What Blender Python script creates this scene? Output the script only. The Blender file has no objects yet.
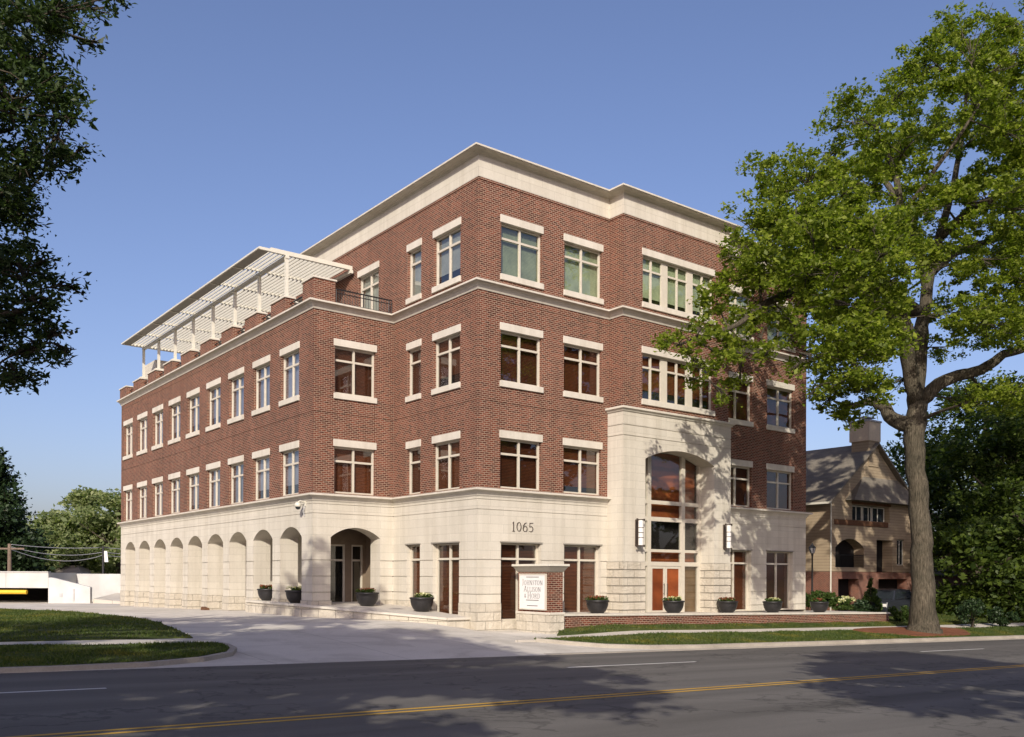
import bpy, math, random
import numpy as np
from mathutils import Vector, Matrix
R = math.radians
SC = bpy.context.scene
COL = SC.collection

# ------------------------------------------------------------------ camera, sky, sun, exposure
CAM = (-19.625, -27.479, 1.97)
cd = bpy.data.cameras.new("camera")
cam = bpy.data.objects.new("camera", cd); COL.objects.link(cam)
YAW = -.6586
cam.matrix_world = Matrix.Translation(CAM) @ Matrix.Rotation(YAW, 4, 'Z') @ Matrix.Rotation(math.pi/2 + .0009, 4, 'X') @ Matrix.Rotation(.0045, 4, 'Z')
cd.sensor_width = 36.0; cd.lens = 36*926.87/1024
cd.shift_x = -.0005; cd.shift_y = .2022
cd.clip_start = .1; cd.clip_end = 3000
SC.camera = cam

SUN_EL = R(28.5)
SUN_AZ_FROM = math.atan2(-1.0, -.97)          # angle of the direction TOWARDS the sun, in the XY plane
sdir = Vector((math.cos(SUN_AZ_FROM)*math.cos(SUN_EL), math.sin(SUN_AZ_FROM)*math.cos(SUN_EL), math.sin(SUN_EL)))
w = bpy.data.worlds.new("World"); SC.world = w; w.use_nodes = True
nt = w.node_tree; bg = nt.nodes["Background"]
sky = nt.nodes.new("ShaderNodeTexSky"); sky.sky_type = 'NISHITA'; sky.sun_disc = False
sky.sun_elevation = SUN_EL
sky.sun_rotation = math.atan2(sdir.x, sdir.y)
sky.altitude = 0; sky.air_density = 1.0; sky.dust_density = 2.5; sky.ozone_density = 4.5
tint = nt.nodes.new("ShaderNodeMix"); tint.data_type = 'RGBA'; tint.blend_type = 'MULTIPLY'; tint.inputs[0].default_value = 1.0; tint.inputs[7].default_value = (1.24, 1.03, 1.07, 1)
nt.links.new(sky.outputs[0], tint.inputs[6]); nt.links.new(tint.outputs[2], bg.inputs[0]); bg.inputs[1].default_value = .14
sl = bpy.data.lights.new("sun", 'SUN'); sl.energy = 4.8; sl.angle = R(.55); sl.color = (1, .92, .80)
so = bpy.data.objects.new("sun", sl); COL.objects.link(so)
so.rotation_euler = sdir.to_track_quat('Z', 'Y').to_euler()
SC.view_settings.view_transform = 'Standard'; SC.view_settings.look = 'None'
SC.view_settings.exposure = 0.08; SC.view_settings.gamma = 1.0; SC.view_settings.use_curve_mapping = False

# ------------------------------------------------------------------ materials
def node(nt, t, **kw):
    n = nt.nodes.new(t)
    for k, v in kw.items(): setattr(n, k, v)
    return n
def newmat(name, rough=.8, spec=.3):
    m = bpy.data.materials.new(name); m.use_nodes = True
    b = m.node_tree.nodes["Principled BSDF"]
    b.inputs["Roughness"].default_value = rough
    b.inputs["Specular IOR Level"].default_value = spec
    return m, m.node_tree, b
def ramp(nt, src, stops):
    r = node(nt, "ShaderNodeValToRGB")
    el = r.color_ramp.elements
    while len(el) < len(stops): el.new(.5)
    for e, (p, c) in zip(el, stops): e.position = p; e.color = (*c, 1)
    nt.links.new(src, r.inputs[0]); return r.outputs[0]
def noise(nt, scale, detail=4, rough=.55, vec=None, dist=0):
    n = node(nt, "ShaderNodeTexNoise"); n.inputs["Scale"].default_value = scale
    n.inputs["Detail"].default_value = detail; n.inputs["Roughness"].default_value = rough; n.inputs["Distortion"].default_value = dist
    if vec is None: vec = objco(nt)
    nt.links.new(vec, n.inputs["Vector"]); return n.outputs["Fac"]
def objco(nt):
    for n in nt.nodes:
        if n.type == 'TEX_COORD': return n.outputs["Object"]
    return node(nt, "ShaderNodeTexCoord").outputs["Object"]
def math_(nt, op, a, b=None):
    n = node(nt, "ShaderNodeMath", operation=op)
    for i, v in enumerate((a, b)):
        if v is None: continue
        if isinstance(v, (int, float)): n.inputs[i].default_value = v
        else: nt.links.new(v, n.inputs[i])
    return n.outputs[0]
def mixc(nt, fac, a, b, mode='MIX'):
    n = node(nt, "ShaderNodeMix", data_type='RGBA', blend_type=mode)
    for i, v in ((0, fac), (6, a), (7, b)):
        if isinstance(v, (int, float)): n.inputs[i].default_value = v
        elif isinstance(v, tuple): n.inputs[i].default_value = (*v, 1)
        else: nt.links.new(v, n.inputs[i])
    return n.outputs[2]
def bump(nt, b, h, strength, dist=.02):
    n = node(nt, "ShaderNodeBump"); n.inputs["Strength"].default_value = strength; n.inputs["Distance"].default_value = dist
    nt.links.new(h, n.inputs["Height"]); nt.links.new(n.outputs[0], b.inputs["Normal"])
def wallvec(nt):
    """u = along the wall, v = height, chosen by the face's own normal"""
    g = node(nt, "ShaderNodeNewGeometry"); sn = node(nt, "ShaderNodeSeparateXYZ"); nt.links.new(g.outputs["True Normal"], sn.inputs[0])
    sp = node(nt, "ShaderNodeSeparateXYZ"); nt.links.new(objco(nt), sp.inputs[0])
    ax = math_(nt, 'ABSOLUTE', sn.outputs[0]); pick = math_(nt, 'GREATER_THAN', ax, .7)
    u = math_(nt, 'ADD', math_(nt, 'MULTIPLY', sp.outputs[1], pick), math_(nt, 'MULTIPLY', sp.outputs[0], math_(nt, 'SUBTRACT', 1.0, pick)))
    c = node(nt, "ShaderNodeCombineXYZ"); nt.links.new(u, c.inputs[0]); nt.links.new(sp.outputs[2], c.inputs[1])
    return c.outputs[0]
def bricktex(nt, vec, bw, rh, mortar, c1, c2, cm, offs=.5, smooth=.1, bias=0.):
    n = node(nt, "ShaderNodeTexBrick"); n.offset = offs
    n.inputs["Color1"].default_value = (*c1, 1); n.inputs["Color2"].default_value = (*c2, 1); n.inputs["Mortar"].default_value = (*cm, 1)
    n.inputs["Scale"].default_value = 1; n.inputs["Mortar Size"].default_value = mortar; n.inputs["Mortar Smooth"].default_value = smooth
    n.inputs["Brick Width"].default_value = bw; n.inputs["Row Height"].default_value = rh; n.inputs["Bias"].default_value = bias
    nt.links.new(vec, n.inputs["Vector"]); return n

def streaks(nt, col, amt=.35, lo=(.72, .71, .70)):
    mp = node(nt, "ShaderNodeMapping"); mp.inputs["Scale"].default_value = (2.6, 2.6, .16); nt.links.new(objco(nt), mp.inputs[0])
    return mixc(nt, amt, col, ramp(nt, noise(nt, 1.0, 5, .6, mp.outputs[0]), [(.35, lo), (.58, (1.04, 1.04, 1.04))]), 'MULTIPLY')
def m_brick(name, c1=(.062, .016, .009), c2=(.185, .052, .028), cm=(.33, .25, .185), bw=.21, rh=.075, mortar=.011):
    m, nt, b = newmat(name, .85, .2); v = wallvec(nt)
    t = bricktex(nt, v, bw, rh, mortar, c1, c2, cm)
    big = noise(nt, .35, 3); fine = noise(nt, 9, 3)
    col = mixc(nt, .35, t.outputs[0], ramp(nt, big, [(.3, (.62, .6, .6)), (.7, (1.15, 1.1, 1.08))]), 'MULTIPLY')
    col = mixc(nt, .5, col, ramp(nt, fine, [(.3, (.7, .7, .72)), (.7, (1.2, 1.15, 1.1))]), 'MULTIPLY')
    col = streaks(nt, col, .45)
    nt.links.new(col, b.inputs["Base Color"])
    bump(nt, b, math_(nt, 'SUBTRACT', 1.0, t.outputs["Fac"]), .5, .008)
    return m
def m_stone(name, base=(.585, .550, .470), bw=1.2, rh=.325, mortar=.006, cmf=.72, rock=False):
    m, nt, b = newmat(name, .85, .2); v = wallvec(nt)
    c2 = tuple(x*.93 for x in base); cm = tuple(x*cmf for x in base)
    t = bricktex(nt, v, bw, rh, mortar, base, c2, cm)
    big = noise(nt, .6, 5, .65); fine = noise(nt, 14, 4)
    col = mixc(nt, .5, t.outputs[0], ramp(nt, big, [(.25, (.82, .80, .76)), (.75, (1.06, 1.05, 1.04))]), 'MULTIPLY')
    col = mixc(nt, .3, col, ramp(nt, fine, [(.3, (.85, .84, .82)), (.7, (1.08, 1.08, 1.06))]), 'MULTIPLY')
    col = streaks(nt, col, .45, (.80, .78, .74))
    nt.links.new(col, b.inputs["Base Color"])
    if rock:
        h = math_(nt, 'ADD', math_(nt, 'MULTIPLY', noise(nt, 5, 6, .6), 1.0), math_(nt, 'MULTIPLY', math_(nt, 'SUBTRACT', 1.0, t.outputs["Fac"]), .8))
        bump(nt, b, h, 1.0, .06)
    else:
        h = math_(nt, 'ADD', math_(nt, 'MULTIPLY', fine, .12), math_(nt, 'SUBTRACT', 1.0, t.outputs["Fac"]))
        bump(nt, b, h, .35, .008)
    return m
def m_plain(name, c, rough=.6, spec=.4, var=.12, scale=6, metal=0.):
    m, nt, b = newmat(name, rough, spec); b.inputs["Metallic"].default_value = metal
    lo = tuple(max(0, x*(1-var)) for x in c); hi = tuple(x*(1+var) for x in c)
    nt.links.new(ramp(nt, noise(nt, scale, 4), [(.3, lo), (.7, hi)]), b.inputs["Base Color"])
    return m
def m_glass(name, tint=(.8, .82, .8), refl=1.0):
    m = bpy.data.materials.new(name); m.use_nodes = True; nt = m.node_tree; nt.nodes.clear()
    o = node(nt, "ShaderNodeOutputMaterial"); mx = node(nt, "ShaderNodeMixShader")
    tr = node(nt, "ShaderNodeBsdfTransparent"); tr.inputs[0].default_value = (*tint, 1)
    gl = node(nt, "ShaderNodeBsdfGlossy"); gl.inputs["Roughness"].default_value = .015; gl.inputs[0].default_value = (1, 1, 1, 1)
    bp = node(nt, "ShaderNodeBump"); bp.inputs["Strength"].default_value = .02; bp.inputs["Distance"].default_value = .05
    nt.links.new(noise(nt, 1.1, 2), bp.inputs["Height"]); nt.links.new(bp.outputs[0], gl.inputs["Normal"])
    gm = node(nt, "ShaderNodeNewGeometry"); dt = node(nt, "ShaderNodeVectorMath", operation='DOT_PRODUCT')
    nt.links.new(gm.outputs["Incoming"], dt.inputs[0]); nt.links.new(gm.outputs["Normal"], dt.inputs[1])
    k = math_(nt, 'POWER', math_(nt, 'SUBTRACT', 1.0, math_(nt, 'ABSOLUTE', dt.outputs["Value"])), 5.0)
    f = math_(nt, 'MINIMUM', math_(nt, 'MULTIPLY', math_(nt, 'ADD', math_(nt, 'MULTIPLY', k, .90), .11), refl), 1.0)
    nt.links.new(f, mx.inputs[0]); nt.links.new(tr.outputs[0], mx.inputs[1]); nt.links.new(gl.outputs[0], mx.inputs[2])
    nt.links.new(mx.outputs[0], o.inputs[0]); return m
def m_slats(name, c1, c2, pitch=.055, rough=.5):
    m, nt, b = newmat(name, rough, .35)
    sp = node(nt, "ShaderNodeSeparateXYZ"); nt.links.new(objco(nt), sp.inputs[0])
    s = math_(nt, 'SINE', math_(nt, 'MULTIPLY', sp.outputs[2], 2*math.pi/pitch))
    s = math_(nt, 'ADD', math_(nt, 'MULTIPLY', s, .5), .5)
    col = ramp(nt, s, [(.1, c1), (.6, c2)])
    col = mixc(nt, .6, col, ramp(nt, noise(nt, 2.2, 3), [(.3, (.65, .62, .6)), (.7, (1.25, 1.2, 1.15))]), 'MULTIPLY')
    oi = node(nt, "ShaderNodeObjectInfo"); col = mixc(nt, 1.0, col, ramp(nt, oi.outputs["Random"], [(0, (.62, .62, .62)), (1, (1.3, 1.3, 1.3))]), 'MULTIPLY')
    nt.links.new(col, b.inputs["Base Color"]); bump(nt, b, s, .4, .02); return m
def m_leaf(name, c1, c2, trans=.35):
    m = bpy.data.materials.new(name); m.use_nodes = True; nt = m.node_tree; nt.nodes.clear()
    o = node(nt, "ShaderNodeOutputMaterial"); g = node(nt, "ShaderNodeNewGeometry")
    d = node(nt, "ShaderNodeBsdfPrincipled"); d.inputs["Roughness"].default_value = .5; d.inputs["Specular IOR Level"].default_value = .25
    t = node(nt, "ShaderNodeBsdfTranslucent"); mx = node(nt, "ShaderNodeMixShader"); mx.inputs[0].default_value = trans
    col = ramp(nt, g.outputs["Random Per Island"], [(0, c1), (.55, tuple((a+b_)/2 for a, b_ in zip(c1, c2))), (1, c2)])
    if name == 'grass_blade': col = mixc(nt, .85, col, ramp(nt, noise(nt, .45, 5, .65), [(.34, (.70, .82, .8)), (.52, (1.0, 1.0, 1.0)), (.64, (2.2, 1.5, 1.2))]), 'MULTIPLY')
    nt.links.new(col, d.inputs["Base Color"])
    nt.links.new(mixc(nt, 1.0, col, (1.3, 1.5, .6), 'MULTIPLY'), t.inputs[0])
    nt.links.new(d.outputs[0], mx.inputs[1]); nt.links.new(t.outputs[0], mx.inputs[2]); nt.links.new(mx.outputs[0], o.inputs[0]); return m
def m_bark(name, c1, c2):
    m, nt, b = newmat(name, .9, .15)
    mp = node(nt, "ShaderNodeMapping"); mp.inputs["Scale"].default_value = (5, 5, .9); nt.links.new(objco(nt), mp.inputs[0])
    n1 = noise(nt, 3.6, 7, .7, mp.outputs[0]); n2 = noise(nt, 1.1, 3)
    col = ramp(nt, n1, [(.32, c1), (.68, c2)])
    col = mixc(nt, .6, col, ramp(nt, n2, [(.35, (.6, .62, .55)), (.65, (1.2, 1.15, 1.05))]), 'MULTIPLY')
    nt.links.new(col, b.inputs["Base Color"]); bump(nt, b, n1, 1.0, .12); return m
def m_ground(name, stops, scale, stretch=(1, 1, 1), fine=40, finemix=.5, rough=.9, joint=None, bumps=.3):
    m, nt, b = newmat(name, rough, .2)
    mp = node(nt, "ShaderNodeMapping"); mp.inputs["Scale"].default_value = stretch; nt.links.new(objco(nt), mp.inputs[0])
    col = ramp(nt, noise(nt, scale, 6, .6, mp.outputs[0], .4), stops)
    f = noise(nt, fine, 4, .7)
    col = mixc(nt, finemix, col, ramp(nt, f, [(.3, (.65, .65, .66)), (.7, (1.3, 1.3, 1.28))]), 'MULTIPLY')
    if joint:
        t = bricktex(nt, objco(nt), joint[0], joint[1], .012, (1, 1, 1), (.96, .96, .95), (.55, .54, .52), offs=0.)
        col = mixc(nt, 1.0, col, t.outputs[0], 'MULTIPLY')
    if name == 'asphalt':
        vo = node(nt, "ShaderNodeTexVoronoi", feature='DISTANCE_TO_EDGE'); vo.inputs["Scale"].default_value = .16
        ds = node(nt, "ShaderNodeMix", data_type='VECTOR'); ds.inputs[0].default_value = .35
        nz = node(nt, "ShaderNodeTexNoise"); nz.inputs["Scale"].default_value = .9; nz.inputs["Detail"].default_value = 5; nt.links.new(objco(nt), nz.inputs["Vector"])
        sc2 = node(nt, "ShaderNodeVectorMath", operation='SCALE'); sc2.inputs[3].default_value = 6; nt.links.new(nz.outputs["Color"], sc2.inputs[0])
        ad = node(nt, "ShaderNodeVectorMath", operation='ADD'); nt.links.new(objco(nt), ad.inputs[0]); nt.links.new(sc2.outputs[0], ad.inputs[1]); nt.links.new(ad.outputs[0], vo.inputs["Vector"])
        col = mixc(nt, .55, col, ramp(nt, vo.outputs["Distance"], [(.0, (.35, .35, .36)), (.010, (.5, .5, .5)), (.018, (1, 1, 1))]), 'MULTIPLY')
        sy = node(nt, "ShaderNodeSeparateXYZ"); nt.links.new(objco(nt), sy.inputs[0])
        ty = math_(nt, 'ADD', math_(nt, 'MULTIPLY', math_(nt, 'SINE', math_(nt, 'MULTIPLY', sy.outputs[1], 3.55)), .5), .5)
        col = mixc(nt, .4, col, ramp(nt, ty, [(0, (.80, .80, .80)), (1, (1.12, 1.12, 1.12))]), 'MULTIPLY')
        pt = node(nt, "ShaderNodeTexVoronoi"); pt.inputs["Scale"].default_value = .09; nt.links.new(mp.outputs[0], pt.inputs["Vector"])
        col = mixc(nt, .35, col, ramp(nt, pt.outputs["Color"], [(.3, (.78, .78, .78)), (.7, (1.12, 1.12, 1.1))]), 'MULTIPLY')
    if name == 'concrete':
        col = mixc(nt, .7, col, ramp(nt, noise(nt, .45, 6, .7, None, 1.2), [(.36, (.72, .71, .69)), (.56, (1.03, 1.03, 1.03))]), 'MULTIPLY')
    nt.links.new(col, b.inputs["Base Color"]); bump(nt, b, f, bumps, .01); return m

M = dict(
    brick=m_brick('brick'),
    stone=m_stone('limestone'), rock=m_stone('rock_faced_limestone', (.545, .50, .415), .75, .325, .012, .6, True),
    trim=m_stone('trim_stone', (.595, .56, .485), 30, 30, .0, 1.0),
    frame=m_plain('cream_frame', (.53, .485, .395), .45, .4, .05),
    white=m_plain('white_paint_metal', (.60, .575, .485), .45, .4, .05),
    fascia=m_plain('taupe_panel', (.27, .25, .21), .5, .4, .06),
    roofing=m_plain('roof_membrane', (.35, .34, .32), .9, .1),
    dark=m_plain('dark_interior', (.012, .010, .009), .8, .2),  # near-black paint for the unlit depth behind glass and openings
    wood=m_slats('wood_blind', (.030, .008, .003), (.145, .042, .013)),
    wood_panel=m_slats('wood_panel', (.16, .042, .012), (.28, .08, .024), .45),
    door=m_slats('wood_door', (.17, .042, .011), (.21, .054, .014), .9, .4),
    tan=m_slats('tan_blind', (.10, .055, .022), (.19, .11, .045), .06),
    greyblind=m_slats('grey_blind', (.28, .28, .31), (.38, .38, .40), .05),
    greenblind=m_slats('pale_blind', (.40, .43, .35), (.50, .53, .43), .05),
    glass=m_glass('clear_glass'), sky_glass=m_glass('reflective_glass', (.7, .72, .75), 1.5), green_glass=m_glass('green_glass', (.70, .76, .66), 1.2),
    bronze=m_plain('dark_bronze', (.05, .035, .025), .45, .5, .1),
    black=m_plain('black_metal', (.012, .012, .013), .5, .5, .1),
    pot=m_plain('black_pot', (.018, .017, .018), .45, .5, .15),
    soil=m_plain('soil', (.03, .02, .013), .95, .1, .3, 30),
    lamp_white=m_plain('white_lamp_glass', (.70, .68, .64), .3, .5, .02),
    sign_white=m_plain('sign_white', (.68, .67, .65), .5, .3, .02),
    ink=m_plain('sign_ink', (.07, .065, .06), .6, .2, .05),
    asphalt=m_ground('asphalt', [(.3, (.094, .088, .079)), (.7, (.150, .140, .126))], .5, (.12, 1.6, 1), 55, .5, .85, None, .35),
    concrete=m_ground('concrete', [(.25, (.50, .465, .405)), (.75, (.62, .58, .51))], .22, (1, 1, 1), 22, .25, .85, (3.6, 3.6), .15),
    walk=m_ground('walk_concrete', [(.25, (.46, .42, .36)), (.75, (.56, .52, .45))], .5, (1, 1, 1), 25, .25, .85, (1.5, 30), .15),
    kerb=m_ground('kerb_concrete', [(.25, (.28, .25, .205)), (.75, (.42, .38, .315))], .9, (1, 1, 1), 20, .35, .85, None, .2),
    lawn=m_ground('lawn', [(.28, (.032, .046, .010)), (.5, (.055, .072, .016)), (.72, (.12, .105, .038))], .55, (1, 1, 1), 30, .6, .95, None, .6),
    earth=m_ground('earth', [(.3, (.05, .06, .02)), (.7, (.10, .09, .04))], .2, (1, 1, 1), 12, .5, .95),
    mulch=m_ground('mulch', [(.3, (.12, .045, .02)), (.7, (.22, .09, .045))], 3, (1, 1, 1), 40, .7, .95, None, .8),
    yellow=m_ground('yellow_paint', [(.3, (.42, .24, .035)), (.62, (.55, .33, .05)), (.8, (.30, .20, .06))], 2.5, (.4, 2, 1), 50, .35, .7, None, .1),
    whitepaint=m_ground('white_line_paint', [(.3, (.55, .54, .50)), (.7, (.72, .70, .66))], 2.5, (.4, 2, 1), 50, .35, .7, None, .1),
    garage=m_plain('white_concrete', (.50, .495, .47), .8, .2, .14, .7),
    yellowbar=m_plain('yellow_bar', (.70, .42, .03), .5, .3, .05),
    shingle=m_ground('shingle', [(.3, (.155, .135, .108)), (.7, (.225, .198, .160))], 1.2, (1, 1, 4), 18, .5, .95),
    wood_and_shade=m_plain('brown_wood_and_shade', (.13, .065, .035), .8, .2, .2, 4),  # brown for wood; on the arcade ceiling it paints the shade
    redbrick=m_brick('red_brick', (.14, .04, .024), (.22, .07, .042), (.28, .22, .17)),
    tan_trim=m_plain('tan_trim', (.60, .49, .36), .7, .2, .06), arcade_shade=m_plain('brown_arcade_shade', (.20, .155, .11), .9, .1, .1, 3), car=m_plain('grey_car_paint', (.025, .028, .035), .3, .5, .05), carglass=m_plain('car_glass', (.02, .025, .03), .08, .6, .05), rubber=m_plain('rubber', (.015, .015, .015), .8, .2),  # brown passage walls carry the arcade's shade in their colour
    utility=m_plain('utility_wood', (.16, .12, .09), .9, .1, .2, 4), grey=m_plain('grey_metal', (.40, .40, .40), .5, .4, .08),
    bark=m_bark('oak_bark', (.032, .028, .021), (.17, .148, .112)), bark_dark=m_bark('dark_bark', (.05, .042, .03), (.13, .11, .085)),
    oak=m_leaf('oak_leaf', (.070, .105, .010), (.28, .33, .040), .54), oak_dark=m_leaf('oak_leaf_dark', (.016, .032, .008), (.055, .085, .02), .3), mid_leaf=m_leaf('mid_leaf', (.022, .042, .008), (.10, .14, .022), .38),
    far_hazy_leaf=m_leaf('far_hazy_leaf', (.14, .185, .07), (.30, .325, .15), .45), magnolia=m_leaf('magnolia_leaf', (.012, .028, .010), (.035, .06, .02), .12),  # far leaves lightened and paled, distance haze put into the colour
    shrub=m_leaf('shrub_leaf', (.03, .06, .012), (.08, .12, .025), .3), grass=m_leaf('grass_blade', (.045, .075, .012), (.105, .13, .032), .35),
    petal_w=m_leaf('pale_petal', (.45, .45, .18), (.75, .74, .50), .3), petal_r=m_leaf('rust_petal', (.18, .05, .02), (.35, .14, .08), .3),
)
def m_siding():
    m, nt, b = newmat('tan_siding', .8, .2)
    sp = node(nt, "ShaderNodeSeparateXYZ"); nt.links.new(objco(nt), sp.inputs[0])
    s = math_(nt, 'FRACT', math_(nt, 'DIVIDE', sp.outputs[2], .2))
    col = ramp(nt, s, [(0, (.14, .105, .068)), (.14, (.355, .28, .19)), (1, (.39, .31, .215))])
    col = mixc(nt, .5, col, ramp(nt, noise(nt, 1.3, 4), [(.3, (.8, .78, .75)), (.7, (1.1, 1.08, 1.05))]), 'MULTIPLY')
    nt.links.new(col, b.inputs["Base Color"]); bump(nt, b, s, .6, .03); return m
M['siding'] = m_siding()

# ------------------------------------------------------------------ mesh helpers
class MB:
    def __init__(s): s.v = []; s.f = []
    def quad(s, a, b, c, d):
        n = len(s.v); s.v += [tuple(a), tuple(b), tuple(c), tuple(d)]; s.f.append((n, n+1, n+2, n+3))
    def poly(s, pts):
        n = len(s.v); s.v += [tuple(p) for p in pts]; s.f.append(tuple(range(n, n+len(pts))))
    def hexa(s, p):     # 8 points: bottom ring 0-3, top ring 4-7
        n = len(s.v); s.v += [tuple(q) for q in p]
        for q in ((3, 2, 1, 0), (4, 5, 6, 7), (0, 1, 5, 4), (1, 2, 6, 5), (2, 3, 7, 6), (3, 0, 4, 7)): s.f.append(tuple(n+i for i in q))
    def box(s, x0, x1, y0, y1, z0, z1):
        s.hexa([(x0, y0, z0), (x1, y0, z0), (x1, y1, z0), (x0, y1, z0), (x0, y0, z1), (x1, y0, z1), (x1, y1, z1), (x0, y1, z1)])
    def fbox(s, fr, u0, u1, d0, d1, z0, z1):
        s.hexa([fr(u0, d0, z0), fr(u1, d0, z0), fr(u1, d1, z0), fr(u0, d1, z0), fr(u0, d0, z1), fr(u1, d0, z1), fr(u1, d1, z1), fr(u0, d1, z1)])
    def prism(s, pts, off):     # closed outline extruded by vector off
        a = [Vector(p) for p in pts]; b = [p + Vector(off) for p in a]; n = len(a)
        s.poly(a[::-1]); s.poly(b)
        for i in range(n): j = (i+1) % n; s.quad(a[i], a[j], b[j], b[i])
    def tube(s, pts, rad, n=8, cap=True):
        pts = [Vector(p) for p in pts]
        if isinstance(rad, (int, float)): rad = [rad]*len(pts)
        base = len(s.v); prev = None
        for i, p in enumerate(pts):
            t = (pts[min(i+1, len(pts)-1)] - pts[max(i-1, 0)]).normalized()
            if prev is None: x = t.orthogonal().normalized()
            else: x = (prev - t*prev.dot(t)); x = x.normalized() if x.length > 1e-6 else t.orthogonal().normalized()
            prev = x; y = t.cross(x)
            for k in range(n):
                a = 2*math.pi*k/n; s.v.append(tuple(p + (x*math.cos(a) + y*math.sin(a))*rad[i]))
        for i in range(len(pts)-1):
            for k in range(n):
                a = base+i*n+k; b = base+i*n+(k+1) % n; s.f.append((a, b, b+n, a+n))
        if cap:
            s.f.append(tuple(base+k for k in range(n))[::-1]); e = base+(len(pts)-1)*n; s.f.append(tuple(e+k for k in range(n)))
    def lathe(s, prof, c=(0, 0, 0), n=24):
        base = len(s.v)
        for r, z in prof:
            for k in range(n): a = 2*math.pi*k/n; s.v.append((c[0]+r*math.cos(a), c[1]+r*math.sin(a), c[2]+z))
        for i in range(len(prof)-1):
            for k in range(n):
                a = base+i*n+k; b = base+i*n+(k+1) % n; s.f.append((a, b, b+n, a+n))
    def build(s, name, mat, parent=None, smooth=False, fix=True, bevel=0):
        me = bpy.data.meshes.new(name); me.from_pydata(s.v, [], s.f); me.update()
        if fix:
            import bmesh
            bm = bmesh.new(); bm.from_mesh(me)
            if bevel or smooth: bmesh.ops.remove_doubles(bm, verts=bm.verts, dist=1e-5)
            bmesh.ops.recalc_face_normals(bm, faces=bm.faces); bm.to_mesh(me); bm.free()
        me.materials.append(M[mat])
        if smooth:
            for p in me.polygons: p.use_smooth = True
        o = bpy.data.objects.new(name, me); COL.objects.link(o)
        if bevel:
            b = o.modifiers.new('bevel', 'BEVEL'); b.width = bevel; b.segments = 2; b.limit_method = 'ANGLE'
        if parent: o.parent = parent
        return o
def mesh_np(name, V, F, mat, parent=None):
    """V (n,3), F (m,4) arrays"""
    me = bpy.data.meshes.new(name); k = F.shape[1]
    me.vertices.add(len(V)); me.vertices.foreach_set("co", V.astype(np.float32).ravel())
    me.loops.add(F.size); me.loops.foreach_set("vertex_index", F.astype(np.int32).ravel())
    me.polygons.add(len(F)); me.polygons.foreach_set("loop_start", np.arange(0, F.size, k, dtype=np.int32)); me.polygons.foreach_set("loop_total", np.full(len(F), k, np.int32))
    me.update(calc_edges=True); me.materials.append(M[mat])
    o = bpy.data.objects.new(name, me); COL.objects.link(o)
    if parent: o.parent = parent
    return o
def tag(o, label=None, cat=None, group=None, kind=None):
    if label: o['label'] = label
    if cat: o['category'] = cat
    if group: o['group'] = group
    if kind: o['kind'] = kind
    return o
def thing(name, label, cat, loc=(0, 0, 0), rz=0, group=None):
    o = bpy.data.objects.new(name, None); COL.objects.link(o); o.location = loc; o.rotation_euler = (0, 0, rz); o.empty_display_size = .3
    return tag(o, label, cat, group)
def copy_tree(o, parent=None):
    c = o.copy(); COL.objects.link(c); c.parent = parent
    for ch in list(o.children): copy_tree(ch, c)
    return c
CR = Vector((math.cos(YAW), math.sin(YAW), 0)); CF = Vector((-math.sin(YAW), math.cos(YAW), 0))   # right / away, in plan, for laying out distant things
def plan(r, d, z=0): p = Vector((CAM[0], CAM[1], 0)) + CR*r + CF*d; return Vector((p.x, p.y, z))

# ------------------------------------------------------------------ terrain
def zr(X): return -.33-.0227*np.clip(X, -70, 70)
CP = [(x, -7.2, float(zr(x))) for x in (-60, -45, -30, -22, -16, -11, -7, -3, 0, 4, 8, 14, 20, 26, 33, 45, 60)]
CP += [(x, -2.0, .12-.02*x) for x in (4, 8, 13, 18, 24)]+[(32, -2, -.45), (45, -2, -.6)]
CP += [(0, 0, -.03), (-1, .45, .2), (-1.8, 2.2, .28), (-3.9, 6.5, .34), (-3.9, 11.5, .35), (-3.62, 16, .29), (-3.62, 21.75, .19), (-3.62, 32.8, .05)]
CP += [(-20, 0, .2), (-15, 5, .25), (-10, 12, .2), (-10, 22, .15), (-12, 35, .05), (-30, 10, .5), (-45, 30, .4), (-20, 50, .1), (0, 50, .1), (20, 40, .2), (40, 12, 0.), (60, 20, .1), (60, 50, .2), (-60, 60, .3), (25, 8, -.1), (20, 20, 0)]
CP = np.array(CP)
def _U(r2): return np.where(r2 > 1e-9, .5*r2*np.log(np.maximum(r2, 1e-9)), 0)
def _solve():
    n = len(CP); P = CP[:, :2]; d = ((P[:, None]-P[None])**2).sum(-1)
    K = _U(d)+np.eye(n)*.5; Q = np.c_[np.ones(n), P]
    return np.linalg.solve(np.block([[K, Q], [Q.T, np.zeros((3, 3))]]), np.r_[CP[:, 2], 0, 0, 0])
_W = _solve()
def S(X, Y):
    X = np.asarray(X, float); Y = np.asarray(Y, float)
    Xc = np.clip(X, -62, 62); Yc = np.clip(Y, -7.2, 62)
    d = (Xc[..., None]-CP[:, 0])**2+(Yc[..., None]-CP[:, 1])**2
    z = _U(d)@_W[:-3]+_W[-3]+_W[-2]*Xc+_W[-1]*Yc
    return np.where(Y < -7.2, zr(X), z)
def Sf(x, y): return float(S(x, y))
def gridmesh(name, xs, ys, zoff, mat, parent=None, zf=None):
    X, Y = np.meshgrid(xs, ys); Z = (S(X, Y) if zf is None else zf(X, Y))+zoff
    nx, ny = len(xs), len(ys); V = np.c_[X.ravel(), Y.ravel(), Z.ravel()]
    i = np.arange(nx-1); j = np.arange(ny-1); I, J = np.meshgrid(i, j); a = (J*nx+I).ravel()
    return mesh_np(name, V, np.c_[a, a+1, a+1+nx, a+nx], mat, parent)
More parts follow.
